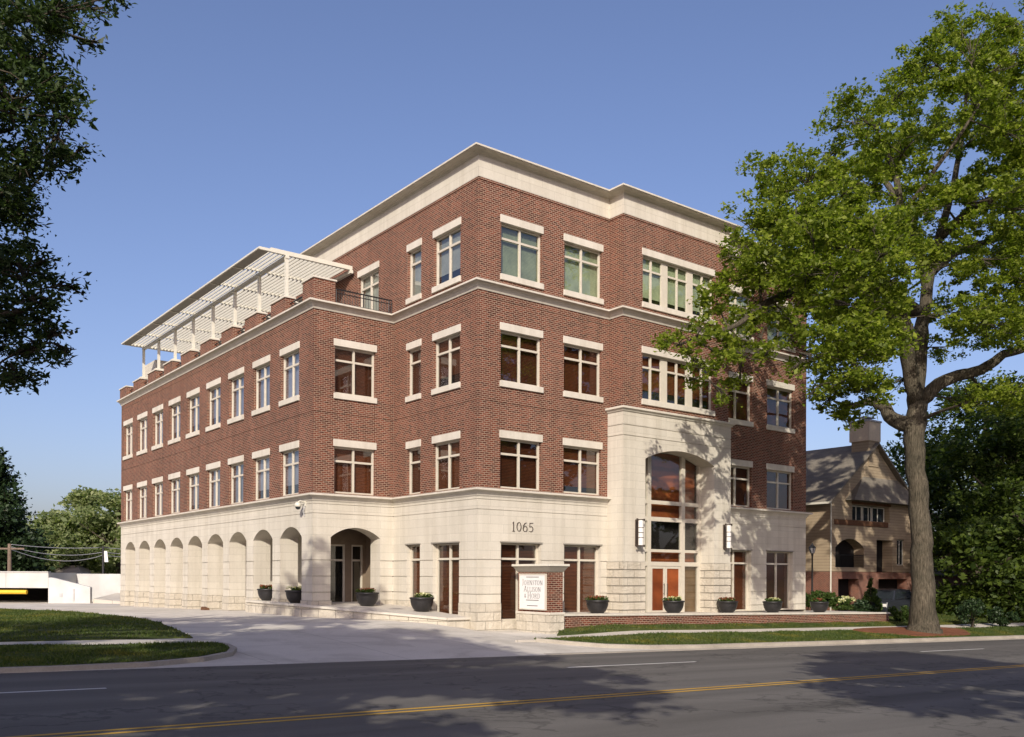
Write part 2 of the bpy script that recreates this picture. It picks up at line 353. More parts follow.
xs = np.r_[-1200, -600, -300, -150, -90, np.arange(-70, 71, 2.), 90, 150, 300, 600, 1200]
ys = np.r_[-1200, -500, -200, -100, -60, -40, -30, -23.9, -23.8, -15, -7.25, -7.2, np.arange(-6, 64, 2.), 80, 120, 250, 600, 1500]
tag(gridmesh('ground', xs, ys, -.06, 'earth'), kind='structure')
tag(gridmesh('road', np.r_[-300, -70, np.arange(-60, 61, 4.), 70, 300], np.array([-23.8, -19, -15, -11, -7.2]), 0, 'asphalt'), kind='structure')
tag(gridmesh('driveway', np.r_[np.arange(-28, 6.1, .8)], np.r_[np.arange(-7.2, 60, .8)], .0, 'concrete'), kind='structure')
tag(gridmesh('driveway', np.r_[np.arange(25.2, 62, 2.)], np.r_[np.arange(-.6, 3.1, .6)], .0, 'asphalt'), kind='structure')
# painted markings
def stripe(x0, x1, y, wdt, mat):
    n = max(2, int((x1-x0)/2)+1)
    return tag(gridmesh('road_marking', np.linspace(x0, x1, n), np.array([y-wdt/2, y+wdt/2]), .004, mat), kind='structure')
stripe(-70, 70, -15.38, .11, 'yellow'); stripe(-70, 70, -15.64, .11, 'yellow')
for x0 in (-20.0, -4.9, 11.4, 26.6, 41.8): stripe(x0, x0+4.6, -10.65, .11, 'whitepaint')
for x0 in (26.6, 41.8): stripe(x0, x0+4.6, -20.3, .11, 'whitepaint')

def slab(name, pts, h, mat, zf=None, res=.7, kind='structure'):
    """raised sheet over outline pts (x,y) with a skirt; follows the terrain"""
    import bmesh
    bm = bmesh.new(); n = len(pts)
    dense = []
    for i in range(n):
        a = Vector(pts[i]); b = Vector(pts[(i+1) % n]); k = max(1, int((b-a).length/res))
        dense += [a.lerp(b, q/k) for q in range(k)]
    f = bm.faces.new([bm.verts.new((p.x, p.y, 0)) for p in dense])
    x0 = min(p.x for p in dense); x1 = max(p.x for p in dense); y0 = min(p.y for p in dense); y1 = max(p.y for p in dense)
    for ax, lo, hi in ((0, x0, x1), (1, y0, y1)):
        for t in np.arange(lo+res, hi, res):
            co = (t, 0, 0) if ax == 0 else (0, t, 0); no = (1, 0, 0) if ax == 0 else (0, 1, 0)
            bmesh.ops.bisect_plane(bm, geom=bm.verts[:]+bm.edges[:]+bm.faces[:], plane_co=co, plane_no=no)
    g = zf or (lambda x, y: Sf(x, y)+h)
    edge = [e for e in bm.edges if e.is_boundary]
    for v in bm.verts: v.co.z = g(v.co.x, v.co.y)
    r = bmesh.ops.extrude_edge_only(bm, edges=edge)
    for v in r['geom']:
        if isinstance(v, bmesh.types.BMVert): v.co.z -= .35
    bmesh.ops.recalc_face_normals(bm, faces=bm.faces)
    me = bpy.data.meshes.new(name); bm.to_mesh(me); bm.free(); me.materials.append(M[mat])
    o = bpy.data.objects.new(name, me); COL.objects.link(o); return tag(o, kind=kind)
def arc(c, r, a0, a1, n=8): return [(c[0]+r*math.cos(R(a0+(a1-a0)*i/n)), c[1]+r*math.sin(R(a0+(a1-a0)*i/n))) for i in range(n+1)]

# right-hand verge: kerb strip, lawn, sidewalk, lawn up to the terrace wall
def ribbon(name, pts, wdt, top, mat, drop=.4):
    mb = MB(); P = [Vector(p) for p in pts]; L = []
    for i, p in enumerate(P):
        t = (P[min(i+1, len(P)-1)]-P[max(i-1, 0)]).normalized(); nn = Vector((-t.y, t.x)); L.append((p, p+nn*wdt))
    for i in range(len(L)-1):
        a, b = L[i]; c, d = L[i+1]
        za, zb_, zc, zd = [Sf(q.x, q.y)+top for q in (a, b, c, d)]
        mb.hexa([(a.x, a.y, za-drop), (c.x, c.y, zc-drop), (d.x, d.y, zd-drop), (b.x, b.y, zb_-drop), (a.x, a.y, za), (c.x, c.y, zc), (d.x, d.y, zd), (b.x, b.y, zb_)])
    return tag(mb.build(name, mat), kind='structure')
kerbR = [(-.75, -4.35), (-.25, -5.25), (.6, -6.2), (2.0, -6.75)] + [(x, -6.98) for x in np.arange(4, 71, 3.)]
ribbon('kerb', kerbR, .16, .12, 'kerb')
ribbon('gutter', [(-2.6, -7.19), (0, -7.19)]+[(x, -7.19) for x in np.arange(3, 71, 3.)], .24, .012, 'kerb', .2)
LH = .105
lawn1 = [(p[0]+.03, p[1]+.16) for p in kerbR[:4]] + [(4, -6.83), (70, -6.83), (70, -4.45), (22, -4.35), (6, -4.35), (.5, -4.3)]
slab('lawn', lawn1, LH, 'lawn')
slab('sidewalk', [(-1.6, -4.34), (.4, -4.31), (6, -4.36), (22, -4.36), (70, -4.46), (70, -3.0), (22, -3.2), (6, -3.42), (-.4, -3.45)], LH-.035, 'walk', res=1.2)
lawn2 = [(.9, -3.44), (6, -3.41), (22, -3.19), (70, -2.99), (70, 1.5), (24.5, 1.5), (24.5, -1.9), (2.2, -1.9), (1.9, -2.4)]
slab('lawn', lawn2, LH, 'lawn')
slab('mulch_bed', [(21.5+4.2*math.cos(a)*(1+.18*math.sin(3*a)), -5.15+1.5*math.sin(a)*(1+.15*math.cos(2*a))) for a in np.linspace(0, 2*math.pi, 26)[:-1]], LH+.03, 'mulch')
# left-hand verge
kerbL = [(-70, -7.19), (-40, -7.19), (-20, -7.19), (-15.5, -7.16), (-13.6, -6.95), (-12.2, -6.35), (-11.2, -5.5), (-10.75, -4.6), (-10.62, -3.7), (-10.7, -3.3)]
ribbon('kerb', kerbL, .16, .10, 'kerb')
inn = [(-70, -7.04), (-40, -7.04), (-20, -7.04), (-15.5, -7.01), (-13.7, -6.79), (-12.35, -6.2), (-11.36, -5.4), (-10.93, -4.55), (-10.8, -3.75)]
slab('lawn', inn+[(-10.85, -3.4), (-13.6, -3.0), (-15.7, -2.15), (-22, -1.0), (-40, .6), (-70, 2)], LH, 'lawn')
slab('sidewalk', [(-10.85, -3.38), (-10.55, -3.3), (-10.75, -1.95), (-11.0, -1.9), (-15.5, -.95), (-22, .3), (-40, 2), (-70, 3.4), (-70, 2.02), (-40, .62), (-22, -.98), (-15.7, -2.13), (-13.6, -2.98)], LH-.03, 'walk', res=1.2)
slab('lawn', [(-10.95, -1.88), (-9.95, 5), (-9.45, 9.6), (-9.45, 15.7), (-9.9, 19.4), (-11.5, 25), (-16, 29), (-28, 29), (-28, 1.05), (-22, .32), (-15.5, -.92)], LH, 'lawn')
slab('sidewalk', [(-70, -26.2), (70, -26.2), (70, -29), (-70, -29)], .08, 'walk', res=4)

# grass blades on the verges: nobody could count them
def inside(px, py, poly):
    c = np.zeros(len(px), bool); n = len(poly)
    for i in range(n):
        x0, y0 = poly[i]; x1, y1 = poly[(i+1) % n]
        if y0 == y1: continue
        cond = ((y0 > py) != (y1 > py)) & (px < (x1-x0)*(py-y0)/(y1-y0)+x0); c ^= cond
    return c
def grass(poly, box, n, h, wdt, seed):
    rng = np.random.default_rng(seed)
    x = rng.uniform(box[0], box[1], n); y = rng.uniform(box[2], box[3], n)
    k = inside(x, y, poly) & ((((x-21.5)/4.2)**2+((y+5.15)/1.55)**2) > rng.uniform(.55, 1.1, n)); x, y = x[k], y[k]; n = len(x)
    z = S(x, y)+LH-.01
    a = rng.uniform(0, 2*np.pi, n); hh = h*rng.uniform(.5, 1.3, n)*(1+.5*np.sin(x*1.7)*np.sin(y*2.3)); ww = wdt*rng.uniform(.6, 1.4, n)
    lean = rng.normal(0, .45, (n, 2))*hh[:, None]
    V = np.empty((n, 3, 3))
    V[:, 0] = np.c_[x-np.cos(a)*ww, y-np.sin(a)*ww, z]; V[:, 1] = np.c_[x+np.cos(a)*ww, y+np.sin(a)*ww, z]; V[:, 2] = np.c_[x+lean[:, 0], y+lean[:, 1], z+hh]
    return tag(mesh_np('grass', V.reshape(-1, 3), np.arange(3*n).reshape(n, 3), 'grass'), kind='stuff')
grass(lawn1, (-1, 46, -6.9, -4.2), 60000, .06, .018, 1)
grass(lawn2, (.5, 46, -3.5, 1.5), 60000, .06, .018, 2)
grass(inn+[(-10.85, -3.4), (-13.6, -3.0), (-15.7, -2.15), (-22, -1.0), (-40, .6), (-70, 2)], (-20, -10.5, -7, 0), 40000, .06, .016, 3)
grass([(-10.95, -1.88), (-9.95, 5), (-9.45, 9.6), (-9.45, 15.7), (-9.9, 19.4), (-11.5, 25), (-16, 29), (-28, 29), (-28, 1.05), (-22, .32), (-15.5, -.92)], (-20, -9, -2, 29), 70000, .06, .02, 4)

# ------------------------------------------------------------------ the office building
WX, YC, YD = -3.62, 6.0, 33.0
XB1, XB2, XE = 6.56, 13.1, 20.03
BP, PP = -.80, -.90                         # bay face, portal face
ZB, ZL, ZBT, ZCT = 5.20, 12.76, 16.55, 17.53
bld = thing('office_building', 'four storey red brick office building with pale stone base and arched entrance', 'building')
def FY(y0): return lambda u, d, z: (u, y0+d, z)        # wall facing the street
def FX(x0): return lambda u, d, z: (x0+d, u, z)        # wall facing the driveway
def wall(mb, fr, u0, u1, z0, z1, holes=(), grooves=(), gd=.03, vgr=()):
    us = {u0, u1}; zs = {z0, z1}
    for v in vgr: us |= {v-.009, v+.009}
    for h in holes:
        us |= {min(max(h[0], u0), u1), min(max(h[1], u0), u1)}; zs |= {min(max(h[2], z0), z1), min(max(h[3], z0), z1)}
    for g in grooves:
        if z0 < g[0] < z1: zs |= {g[0]-g[1]/2, g[0]+g[1]/2}
    us = sorted(us); zs = sorted(zs); nu, nz = len(us)-1, len(zs)-1
    D = [[0]*nz for _ in range(nu)]; O = [[False]*nz for _ in range(nu)]
    for i in range(nu):
        for j in range(nz):
            u = (us[i]+us[i+1])/2; z = (zs[j]+zs[j+1])/2
            for g in grooves:
                if abs(z-g[0]) < g[1]/2: D[i][j] = gd
            for v in vgr:
                if abs(u-v) < .009: D[i][j] = .025
            for h in holes:
                if h[0] < u < h[1] and h[2] < z < h[3]: D[i][j] = h[4]; O[i][j] = True
    for i in range(nu):
        for j in range(nz):
            d = D[i][j]
            if not O[i][j]: mb.quad(fr(us[i], d, zs[j]), fr(us[i+1], d, zs[j]), fr(us[i+1], d, zs[j+1]), fr(us[i], d, zs[j+1]))
            if i+1 < nu and D[i+1][j] != d: e = D[i+1][j]; mb.quad(fr(us[i+1], d, zs[j]), fr(us[i+1], e, zs[j]), fr(us[i+1], e, zs[j+1]), fr(us[i+1], d, zs[j+1]))
            if j+1 < nz and D[i][j+1] != d: e = D[i][j+1]; mb.quad(fr(us[i], d, zs[j+1]), fr(us[i+1], d, zs[j+1]), fr(us[i+1], e, zs[j+1]), fr(us[i], e, zs[j+1]))
def sweep(mb, path, prof):
    """sweep profile [(out, z)] along a plan path, mitred; out is to the right of the direction of travel"""
    P = [Vector(p) for p in path]; rings = []
    for i, p in enumerate(P):
        n1 = n2 = None
        if i > 0: t = (p-P[i-1]).normalized(); n1 = Vector((t.y, -t.x))
        if i < len(P)-1: t = (P[i+1]-p).normalized(); n2 = Vector((t.y, -t.x))
        if n1 is None: m = n2
        elif n2 is None: m = n1
        else: m = (n1+n2)/(1+n1.dot(n2))
        rings.append([(p.x+m.x*o, p.y+m.y*o, z) for o, z in prof])
    k = len(prof)
    for a, b in zip(rings[:-1], rings[1:]):
        for i in range(k): j = (i+1) % k; mb.quad(a[i], a[j], b[j], b[i])
    mb.poly(rings[0]); mb.poly(rings[-1][::-1])

WR = random.Random(4)
def window(fr, u0, u1, z0, z1, trans=None, mull=(), rec=.13, deep=.30, lintel=None, sill=None, blind='wood', glass='glass', ovr=.05, fw=.07, frdep=.09, parent=None):
    """recessed window whose outer face is at depth rec inside wall frame fr"""
    f = MB()
    f.fbox(fr, u0, u0+fw, rec, rec+frdep, z0, z1); f.fbox(fr, u1-fw, u1, rec, rec+frdep, z0, z1)
    f.fbox(fr, u0+fw, u1-fw, rec+.002, rec+frdep, z1-fw, z1); f.fbox(fr, u0+fw, u1-fw, rec+.002, rec+frdep, z0, z0+fw)
    for m in mull:
        c, wd = m if isinstance(m, tuple) else (m, .08)
        f.fbox(fr, c-wd/2, c+wd/2, rec+.001, rec+frdep, z0+fw, z1-fw)
    if trans:
        for t in (trans if isinstance(trans, (list, tuple)) else [trans]): f.fbox(fr, u0+fw, u1-fw, rec+.006, rec+frdep-.004, t-.04, t+.04)
    w_ = f.build('window', 'frame', parent or bld)
    p = MB(); c4 = [fr(u0+.01, rec+.05, z0+.01), fr(u1-.01, rec+.05, z0+.01), fr(u1-.01, rec+.05, z1-.01), fr(u0+.01, rec+.05, z1-.01)]
    out = Vector(fr(0, -1, 0))-Vector(fr(0, 0, 0)); nrm = (Vector(c4[1])-Vector(c4[0])).cross(Vector(c4[2])-Vector(c4[1]))
    p.quad(*(c4 if nrm.dot(out) > 0 else c4[::-1])); p.build('pane', glass, w_, fix=False)
    gap = 0 if blind in ('dark', 'tan') else WR.choice([0, 0, 0, 0, .12, .3, .45])*(1 if z1-z0 < 2.2 else 0)
    b = MB(); b.quad(fr(u0, deep-.03 if gap else deep, z0+gap), fr(u1, deep-.03 if gap else deep, z0+gap), fr(u1, deep-.03 if gap else deep, z1), fr(u0, deep-.03 if gap else deep, z1)); b.build('blind', blind, w_, fix=False)
    if gap: b = MB(); b.quad(fr(u0, deep, z0), fr(u1, deep, z0), fr(u1, deep, z1), fr(u0, deep, z1)); b.build('dark_room', 'dark', w_, fix=False)
    if lintel: l = MB(); l.fbox(fr, u0-ovr, u1+ovr, -.035, rec+.02, z1-.001, lintel); l.build('lintel', 'trim', w_, bevel=.008)
    if sill: l = MB(); l.fbox(fr, u0-ovr, u1+ovr, -.07, rec+.03, sill[0], z0+.001); l.build('sill', 'trim', w_, bevel=.01)
    return w_

L2, L3, L4 = 7.40, 11.40, 15.40; LH_ = .28
S3, S4 = 9.23, 13.20; SH = .22
holesF = lambda us, rows: [(a-.0, b+.0, z0, z1, .30) for a, b in us for z0, z1 in rows]
ROWS = [(ZB+.06, L2-LH_), (S3, L3-LH_), (S4, L4-LH_)]
TR = [6.55, 10.58, 14.58]
bw = MB()       # all the brick skin
jg = [(8.42, .025), (12.2, .02)]
topg = [(ZBT-.10, .05)]
F0, FB = FY(0), FY(BP)
uF = [(1.04, 3.01), (4.14, 6.15)]; uR = [(13.70, 15.77), (16.91, 18.99)]
wall(bw, F0, 0, XB1, ZB, ZBT, holesF(uF, ROWS), jg+topg, vgr=[2.97, 6.11])
wall(bw, FB, XB1, XB2, 8.6, ZBT, [(7.67, 12.08, S3, L3-LH_, .30), (7.67, 12.08, S4, L4-LH_, .30)], jg+topg)
wall(bw, F0, XB2, XE, ZB, ZBT, holesF(uR, ROWS), jg+topg, vgr=[15.73])
wall(bw, FX(XB1), BP, 0, 8.6, ZBT, (), jg+topg)
wall(bw, lambda u, d, z: (XB2-d, u, z), BP, 0, 8.6, ZBT, (), jg+topg)
FL, FW, FWL = FX(0), FY(YC), FX(WX)
uL = [(1.15, 2.98), (3.90, 4.93)]
wall(bw, FL, 0, YC, ZB, ZBT, holesF(uL, ROWS), jg+topg)
uL4 = [(7.3, 9.1)]
wall(bw, FL, YC, YD, 12.5, ZBT, [(7.3, 9.1, 13.0, L4-LH_, .30)], topg)
wall(bw, FW, WX, 0, ZB, ZL-.02, [(-2.70, -.86, ZB+.06, L2-LH_, .30), (-2.70, -.86, S3, L3-LH_, .30)], jg, vgr=[-.90])
uWL = [(7.30+2.9135*i, 9.09+2.9135*i) for i in range(9)]
wall(bw, FWL, YC, YD, ZB, ZL-.02, [(a, b, z0, z1, .30) for a, b in uWL for z0, z1 in ROWS[:2]], jg, vgr=[uWL[i][0]+.04 for i in (0, 2, 4, 6, 8)])
wall(bw, lambda u, d, z: (XE-d, u, z), 0, YD, ZB, ZBT)                    # side and rear
wall(bw, lambda u, d, z: (u, YD-d, z), WX, XE, -.4, 12.76); wall(bw, lambda u, d, z: (u, YD-d, z), 0, XE, 12.76, ZBT)
bw.build('brick_wall', 'brick', bld)
GR = [(.68, .03), (1.31, .03), (1.95, .03), (2.58, .03), (4.43, .02), (4.80, .02)]
st = MB()
H1 = 3.23
wall(st, F0, 0, 6.5, .98, ZB, [(uF[0][0]+.05, uF[0][1], .30, H1, .34), (uF[1][0]+.05, uF[1][1], .45, H1, .34)], GR)
wall(st, F0, 13.15, XE, .4, ZB, [(a, b, .4, H1, .34) for a, b in uR], GR)
wall(st, FL, 0, YC, .98, ZB, [(uL[0][0], uL[0][1], .45, H1, .34), (uL[1][0], uL[1][1], .55, H1, .34)], GR)
wall(st, FW, WX, 0, .98, ZB, [(-2.84, -.61, .7, 3.93, .8)], GR)
AR = [(6.98+2.868*i, 9.07+2.868*i) for i in range(9)]
wall(st, FWL, YC, YD, .98, ZB, [(a, b, -.4, 3.98, .8) for a, b in AR], GR)
wall(st, lambda u, d, z: (XE-d, u, z), 0, YD, -.6, ZB, (), GR)
def archfill(mb, fr, u0, u1, zs, za, d0, d1, ztop, n=14):
    """solid spandrel between the arch curve and the head of a rectangular opening"""
    c = (u0+u1)/2; hw = (u1-u0)/2; rise = za-zs; rad = (hw*hw+rise*rise)/(2*rise); zc = za-rad
    P = []
    for i in range(n+1):
        u = u0+(u1-u0)*i/n; P.append((u, zc+math.sqrt(max(rad*rad-(u-c)**2, 0))))
    for (a, za_), (b, zb_) in zip(P[:-1], P[1:]):
        mb.quad(fr(a, d0, za_), fr(b, d0, zb_), fr(b, d0, ztop), fr(a, d0, ztop))
        mb.quad(fr(a, d0, za_), fr(b, d0, zb_), fr(b, d1, zb_), fr(a, d1, za_))
        mb.quad(fr(a, d1, za_), fr(b, d1, zb_), fr(b, d1, ztop), fr(a, d1, ztop))
for a, b in AR: archfill(st, FWL, a, b, 3.50, 3.95, 0, .8, 3.98)
archfill(st, FW, -2.84, -.61, 3.50, 3.90, 0, .8, 3.93)
# inner arcade passage
wall(st, FX(-.7), 8.3, YD-.3, -.4, 4.25)
for i in range(10):
    a = YC+.8 if i == 0 else AR[i-1][1]; b = AR[i][0] if i < 9 else YD-.01
    st.quad((WX+.8, a, -.4), (WX+.8, b, -.4), (WX+.8, b, 4.25), (WX+.8, a, 4.25))
st.build('stone_base', 'stone', bld)
# quarry-faced plinth courses, proud of the smooth stone
def plinth(fn):
    r_ = MB(); fn(r_); r_.build('plinth_block', 'rock', bld)
FYp, FXp = FY(-.03), FX(-.03)
F0p, FLp = FY(0), FX(0)
plinth(lambda m: m.fbox(F0p, -.03, uF[0][0]+.05, -.03, .336, -.5, .98)); plinth(lambda m: m.fbox(F0p, uF[0][1], uF[1][0]+.05, -.03, .336, -.5, .98)); plinth(lambda m: m.fbox(F0p, uF[1][1], 6.5, -.03, .336, -.5, .98))
plinth(lambda m: m.fbox(FY(0), uF[0][0]+.05, uF[0][1], -.031, .33, -.5, .30)); plinth(lambda m: m.fbox(FY(0), uF[1][0]+.05, uF[1][1], -.031, .33, -.5, .45))
plinth(lambda m: m.fbox(FLp, .336, uL[0][0], -.0302, .336, -.5, .979)); plinth(lambda m: m.fbox(FLp, -.0302, .3355, -.0302, -.001, -.5, .979)); plinth(lambda m: m.fbox(FLp, uL[0][1], uL[1][0], -.03, .336, -.1, .98)); plinth(lambda m: m.fbox(FLp, uL[1][1], YC, -.03, .336, -.1, .98))
plinth(lambda m: m.fbox(FX(0), uL[0][0], uL[0][1], -.031, .33, -.1, .452)); plinth(lambda m: m.fbox(FX(0), uL[1][0], uL[1][1], -.031, .33, -.1, .552))
plinth(lambda m: m.fbox(FY(YC), WX, -2.84, -.0305, .79, -.4, .98)); plinth(lambda m: m.fbox(FY(YC), -.61, -.0305, -.0305, .79, -.4, .98))
for i in range(10):
    a = YC+.02 if i == 0 else AR[i-1][1]; b = AR[i][0] if i < 9 else YD
    plinth(lambda m: m.fbox(FX(WX), a-(0 if i == 0 else .03), b+(.03 if i < 9 else 0), -.03, .84, -.6, .98))
# portal
po = MB(); FP = FY(PP)
wall(po, FP, 6.5, 13.15, 2.58, 8.62, [(7.77, 12.05, 0, 7.30, .88)], [(8.08, .03), (7.66, .03)])
wall(po, FX(6.5), PP, .05, 2.58, 8.62, (), [(8.08, .03), (7.66, .03)]); wall(po, lambda u, d, z: (13.15-d, u, z), PP, .05, 2.58, 8.62, (), [(8.08, .03), (7.66, .03)])
archfill(po, FP, 7.77, 12.05, 6.80, 7.27, 0, .88, 7.30, 20)
po.build('portal', 'stone', bld)
for a, b in ((6.5, 7.77), (12.05, 13.15)):
    pr = MB()
    for k in range(7):
        z0 = .3+k*.3257; pr.fbox(FY(0), a-.02, b+.0, PP-.02-.012*((k*7) % 3), .0, z0+.012, z0+.3137)
        pr.fbox(FY(0), a+.02, b-.02, PP+.02, .0, z0-.012, z0+.012)
    pr.build('portal_plinth', 'rock', bld)
pc_ = MB(); sweep(pc_, [(6.5, .0), (6.5, PP), (13.15, PP), (13.15, .0)], [(0, 8.62), (.04, 8.62), (.07, 8.68), (.14, 8.72), (.14, 8.80), (0, 8.84), (-.12, 8.84), (-.12, 8.62)]); pc_.build('portal_cap', 'trim', bld)
# horizontal bands
OUT = [(0, YD), (0, 0), (XB1, 0), (XB1, BP), (XB2, BP), (XB2, 0), (XE, 0), (XE, YD)]
co = MB(); sweep(co, OUT, [(.012, ZBT), (.012, ZBT+.795), (-.2, ZBT+.795), (-.2, ZBT)]); co.build('parapet_band', 'stone', bld)
co = MB(); sweep(co, OUT, [(0, ZBT+.79), (.04, ZBT+.79), (.05, ZBT+.825), (.16, ZBT+.84), (.18, ZBT+.86), (.37, ZBT+.875), (.38, ZBT+.895), (.42, ZBT+.90), (.42, ZCT-.02), (.38, ZCT), (-.3, ZCT), (-.3, ZBT+.80), (0, ZBT+.80)]); co.build('cornice', 'trim', bld)
OL = [(WX, YD), (WX, YC), (0, YC), (0, 0), (XB1, 0), (XB1, BP), (XB2, BP), (XB2, 0), (XE, 0), (XE, YD)]
lg = MB(); sweep(lg, OL, [(0, ZL-.32), (.03, ZL-.32), (.06, ZL-.255), (.11, ZL-.18), (.18, ZL-.12), (.27, ZL-.095), (.29, ZL-.085), (.29, ZL-.02), (.27, ZL-.01), (0, ZL+.02), (-.04, ZL+.02), (-.04, ZL-.32)]); lg.build('upper_ledge', 'trim', bld)
LP = [(0, ZB-.28), (.025, ZB-.28), (.05, ZB-.22), (.09, ZB-.16), (.14, ZB-.11), (.22, ZB-.09), (.24, ZB-.085), (.24, ZB-.025), (.22, ZB-.015), (0, ZB+.02), (-.04, ZB+.02), (-.04, ZB-.28)]
lg = MB(); sweep(lg, [(WX, YD), (WX, YC), (0, YC), (0, 0), (6.5, 0)], LP); sweep(lg, [(13.15, 0), (XE, 0), (XE, YD)], LP); lg.build('lower_ledge', 'trim', bld)
# windows
for u0, u1 in uF+uR:
    for k, (z0, z1) in enumerate(ROWS):
        window(F0, u0, u1, z0, z1, TR[k], [(u0+u1)/2], lintel=z1+LH_, sill=(z0-SH,) if k else None, blind='greenblind' if k == 2 else 'wood', glass='green_glass' if k == 2 else 'glass')
for i, (u0, u1) in enumerate(uL):
    for k, (z0, z1) in enumerate(ROWS):
        window(FL, u0, u1, z0, z1, TR[k], [(u0+u1)/2] if i == 0 else [], lintel=z1+LH_, sill=(z0-SH,) if k else None, blind='greenblind' if k == 2 else 'wood', glass='sky_glass' if k == 2 else 'glass')
window(FL, 7.3, 9.1, 13.0, L4-LH_, TR[2], [8.2], lintel=L4, blind='greenblind', glass='sky_glass')
for k in (0, 1): window(FW, -2.70, -.86, ROWS[k][0], ROWS[k][1], TR[k], [-1.78], lintel=ROWS[k][1]+LH_, sill=(ROWS[k][0]-SH,) if k else None, blind='wood')
for u0, u1 in uWL:
    for k in (0, 1): window(FWL, u0, u1, ROWS[k][0], ROWS[k][1], TR[k], [(u0+u1)/2], lintel=ROWS[k][1]+LH_, sill=(ROWS[k][0]-SH,) if k else None, blind='greyblind', glass='sky_glass')
for z0, k in ((S3, 1), (S4, 2)):
    window(FB, 7.67, 12.08, z0, ROWS[k][1], TR[k], [8.29, (9.09, .38), 9.87, (10.66, .38), 11.46], lintel=ROWS[k][1]+LH_, sill=(z0-SH,), blind='greenblind' if k == 2 else 'wood', glass='green_glass' if k == 2 else 'glass')
for u0, u1, zb_ in ((uF[0][0]+.05, uF[0][1], .30), (uF[1][0]+.05, uF[1][1], .45), (uR[0][0], uR[0][1], .4), (uR[1][0], uR[1][1], .4)):
    w_ = window(F0, u0, u1, zb_, H1, 2.63, [(u0+u1)/2], rec=.2, deep=.335, blind='wood')
    h = MB(); h.fbox(F0, u0-.05, u1+.05, -.05, .2, H1, H1+.05); h.build('head_flashing', 'fascia', w_)
for (u0, u1), zb_, mu in ((uL[0], .45, True), (uL[1], .55, False)):
    w_ = window(FL, u0, u1, zb_, H1, 2.63, [(u0+u1)/2] if mu else [], rec=.2, deep=.335, blind='wood')
    h = MB(); h.fbox(FL, u0-.05, u1+.05, -.05, .2, H1, H1+.05); h.build('head_flashing', 'fascia', w_)
# entrance glazing in the portal
G0 = PP+.88
FG = FY(G0)
eg = MB()
XV = [7.77, 8.80, 10.90, 12.05]
for a, b in ((7.77, 7.93), (8.70, 8.91), (10.80, 11.02), (11.90, 12.05)): eg.fbox(FG, a, b, -.12, .03, .4, 7.3)
for z0, z1 in ((2.44, 2.62), (3.03, 3.15), (4.34, 4.52), (5.06, 5.22)): eg.fbox(FG, 7.93, 11.90, -.11, .02, z0, z1)
eo = eg.build('entrance_glazing', 'frame', bld)
p = MB(); p.quad(FG(7.8, -.04, 2.5), FG(12.0, -.04, 2.5), FG(12.0, -.04, 7.3), FG(7.8, -.04, 7.3)); p.quad(FG(7.8, -.04, .4), FG(8.8, -.04, .4), FG(8.8, -.04, 2.5), FG(7.8, -.04, 2.5)); p.quad(FG(10.9, -.04, .4), FG(12.0, -.04, .4), FG(12.0, -.04, 2.5), FG(10.9, -.04, 2.5)); p.build('pane', 'glass', eo, fix=False)
b = MB()
for z0, z1 in ((2.5, 3.09), (4.43, 7.3)): b.quad(FG(7.77, .25, z0), FG(12.05, .25, z0), FG(12.05, .25, z1), FG(7.77, .25, z1))
b.build('wood_panel', 'wood_panel', eo, fix=False)
b = MB(); b.quad(FG(7.77, .25, 3.09), FG(12.05, .25, 3.09), FG(12.05, .25, 4.43), FG(7.77, .25, 4.43)); b.build('dark_interior', 'dark', eo, fix=False)
b = MB()
for a, c in ((7.77, 8.8), (10.9, 12.05)): b.quad(FG(a, .1, .4), FG(c, .1, .4), FG(c, .1, 2.5), FG(a, .1, 2.5))
b.build('blind', 'tan', eo, fix=False)
for a, c, hx in ((8.93, 9.81, 9.72), (9.83, 10.78, 9.92)):
    d = MB(); d.fbox(FG, a, a+.1, -.09, -.03, .45, 2.43); d.fbox(FG, c-.1, c, -.09, -.03, .45, 2.43); d.fbox(FG, a+.1, c-.1, -.09, -.03, 2.33, 2.43); d.fbox(FG, a+.1, c-.1, -.09, -.03, .45, .55)
    do = d.build('entrance_door', 'frame', bld)
    d = MB(); d.fbox(FG, a+.1, c-.1, -.06, -.04, .55, 2.33); d.build('door_panel', 'door', do)
    d = MB(); d.tube([FG(hx, -.13, 1.2), FG(hx, -.13, 1.7)], .015, 8); d.fbox(FG, hx-.01, hx+.01, -.13, -.085, 1.25, 1.27); d.fbox(FG, hx-.01, hx+.01, -.13, -.085, 1.63, 1.65); d.build('handle', 'bronze', do)
# arched side entrance
ar = MB(); wall(ar, FY(8.3), -3.0, 0, .6, 4.25, [(-1.9, -1.0, .7, 3.3, .12), (-.7, -.15, .7, 3.3, .12)]); ar.build('arcade_wall', 'arcade_shade', bld)  # darker brown than the stone, painted to read as shade
sd = MB()
for a, b in ((-1.9, -1.0), (-.7, -.15)):
    f = FY(8.3)
    window(f, a, b, .7, 3.3, 2.63, [], rec=.04, deep=.12, blind='dark')
ar = MB(); wall(ar, FX(-.02), YC+.8, 8.3, .6, 4.25); ar.build('arcade_wall', 'arcade_shade', bld)
ac = MB(); ac.quad((WX+.8, YC+.8, 4.24), (0, YC+.8, 4.24), (0, YD, 4.24), (WX+.8, YD, 4.24)); ac.build('arcade_ceiling', 'wood_and_shade', bld, fix=False)  # brown colour stands in for the unlit ceiling's shade
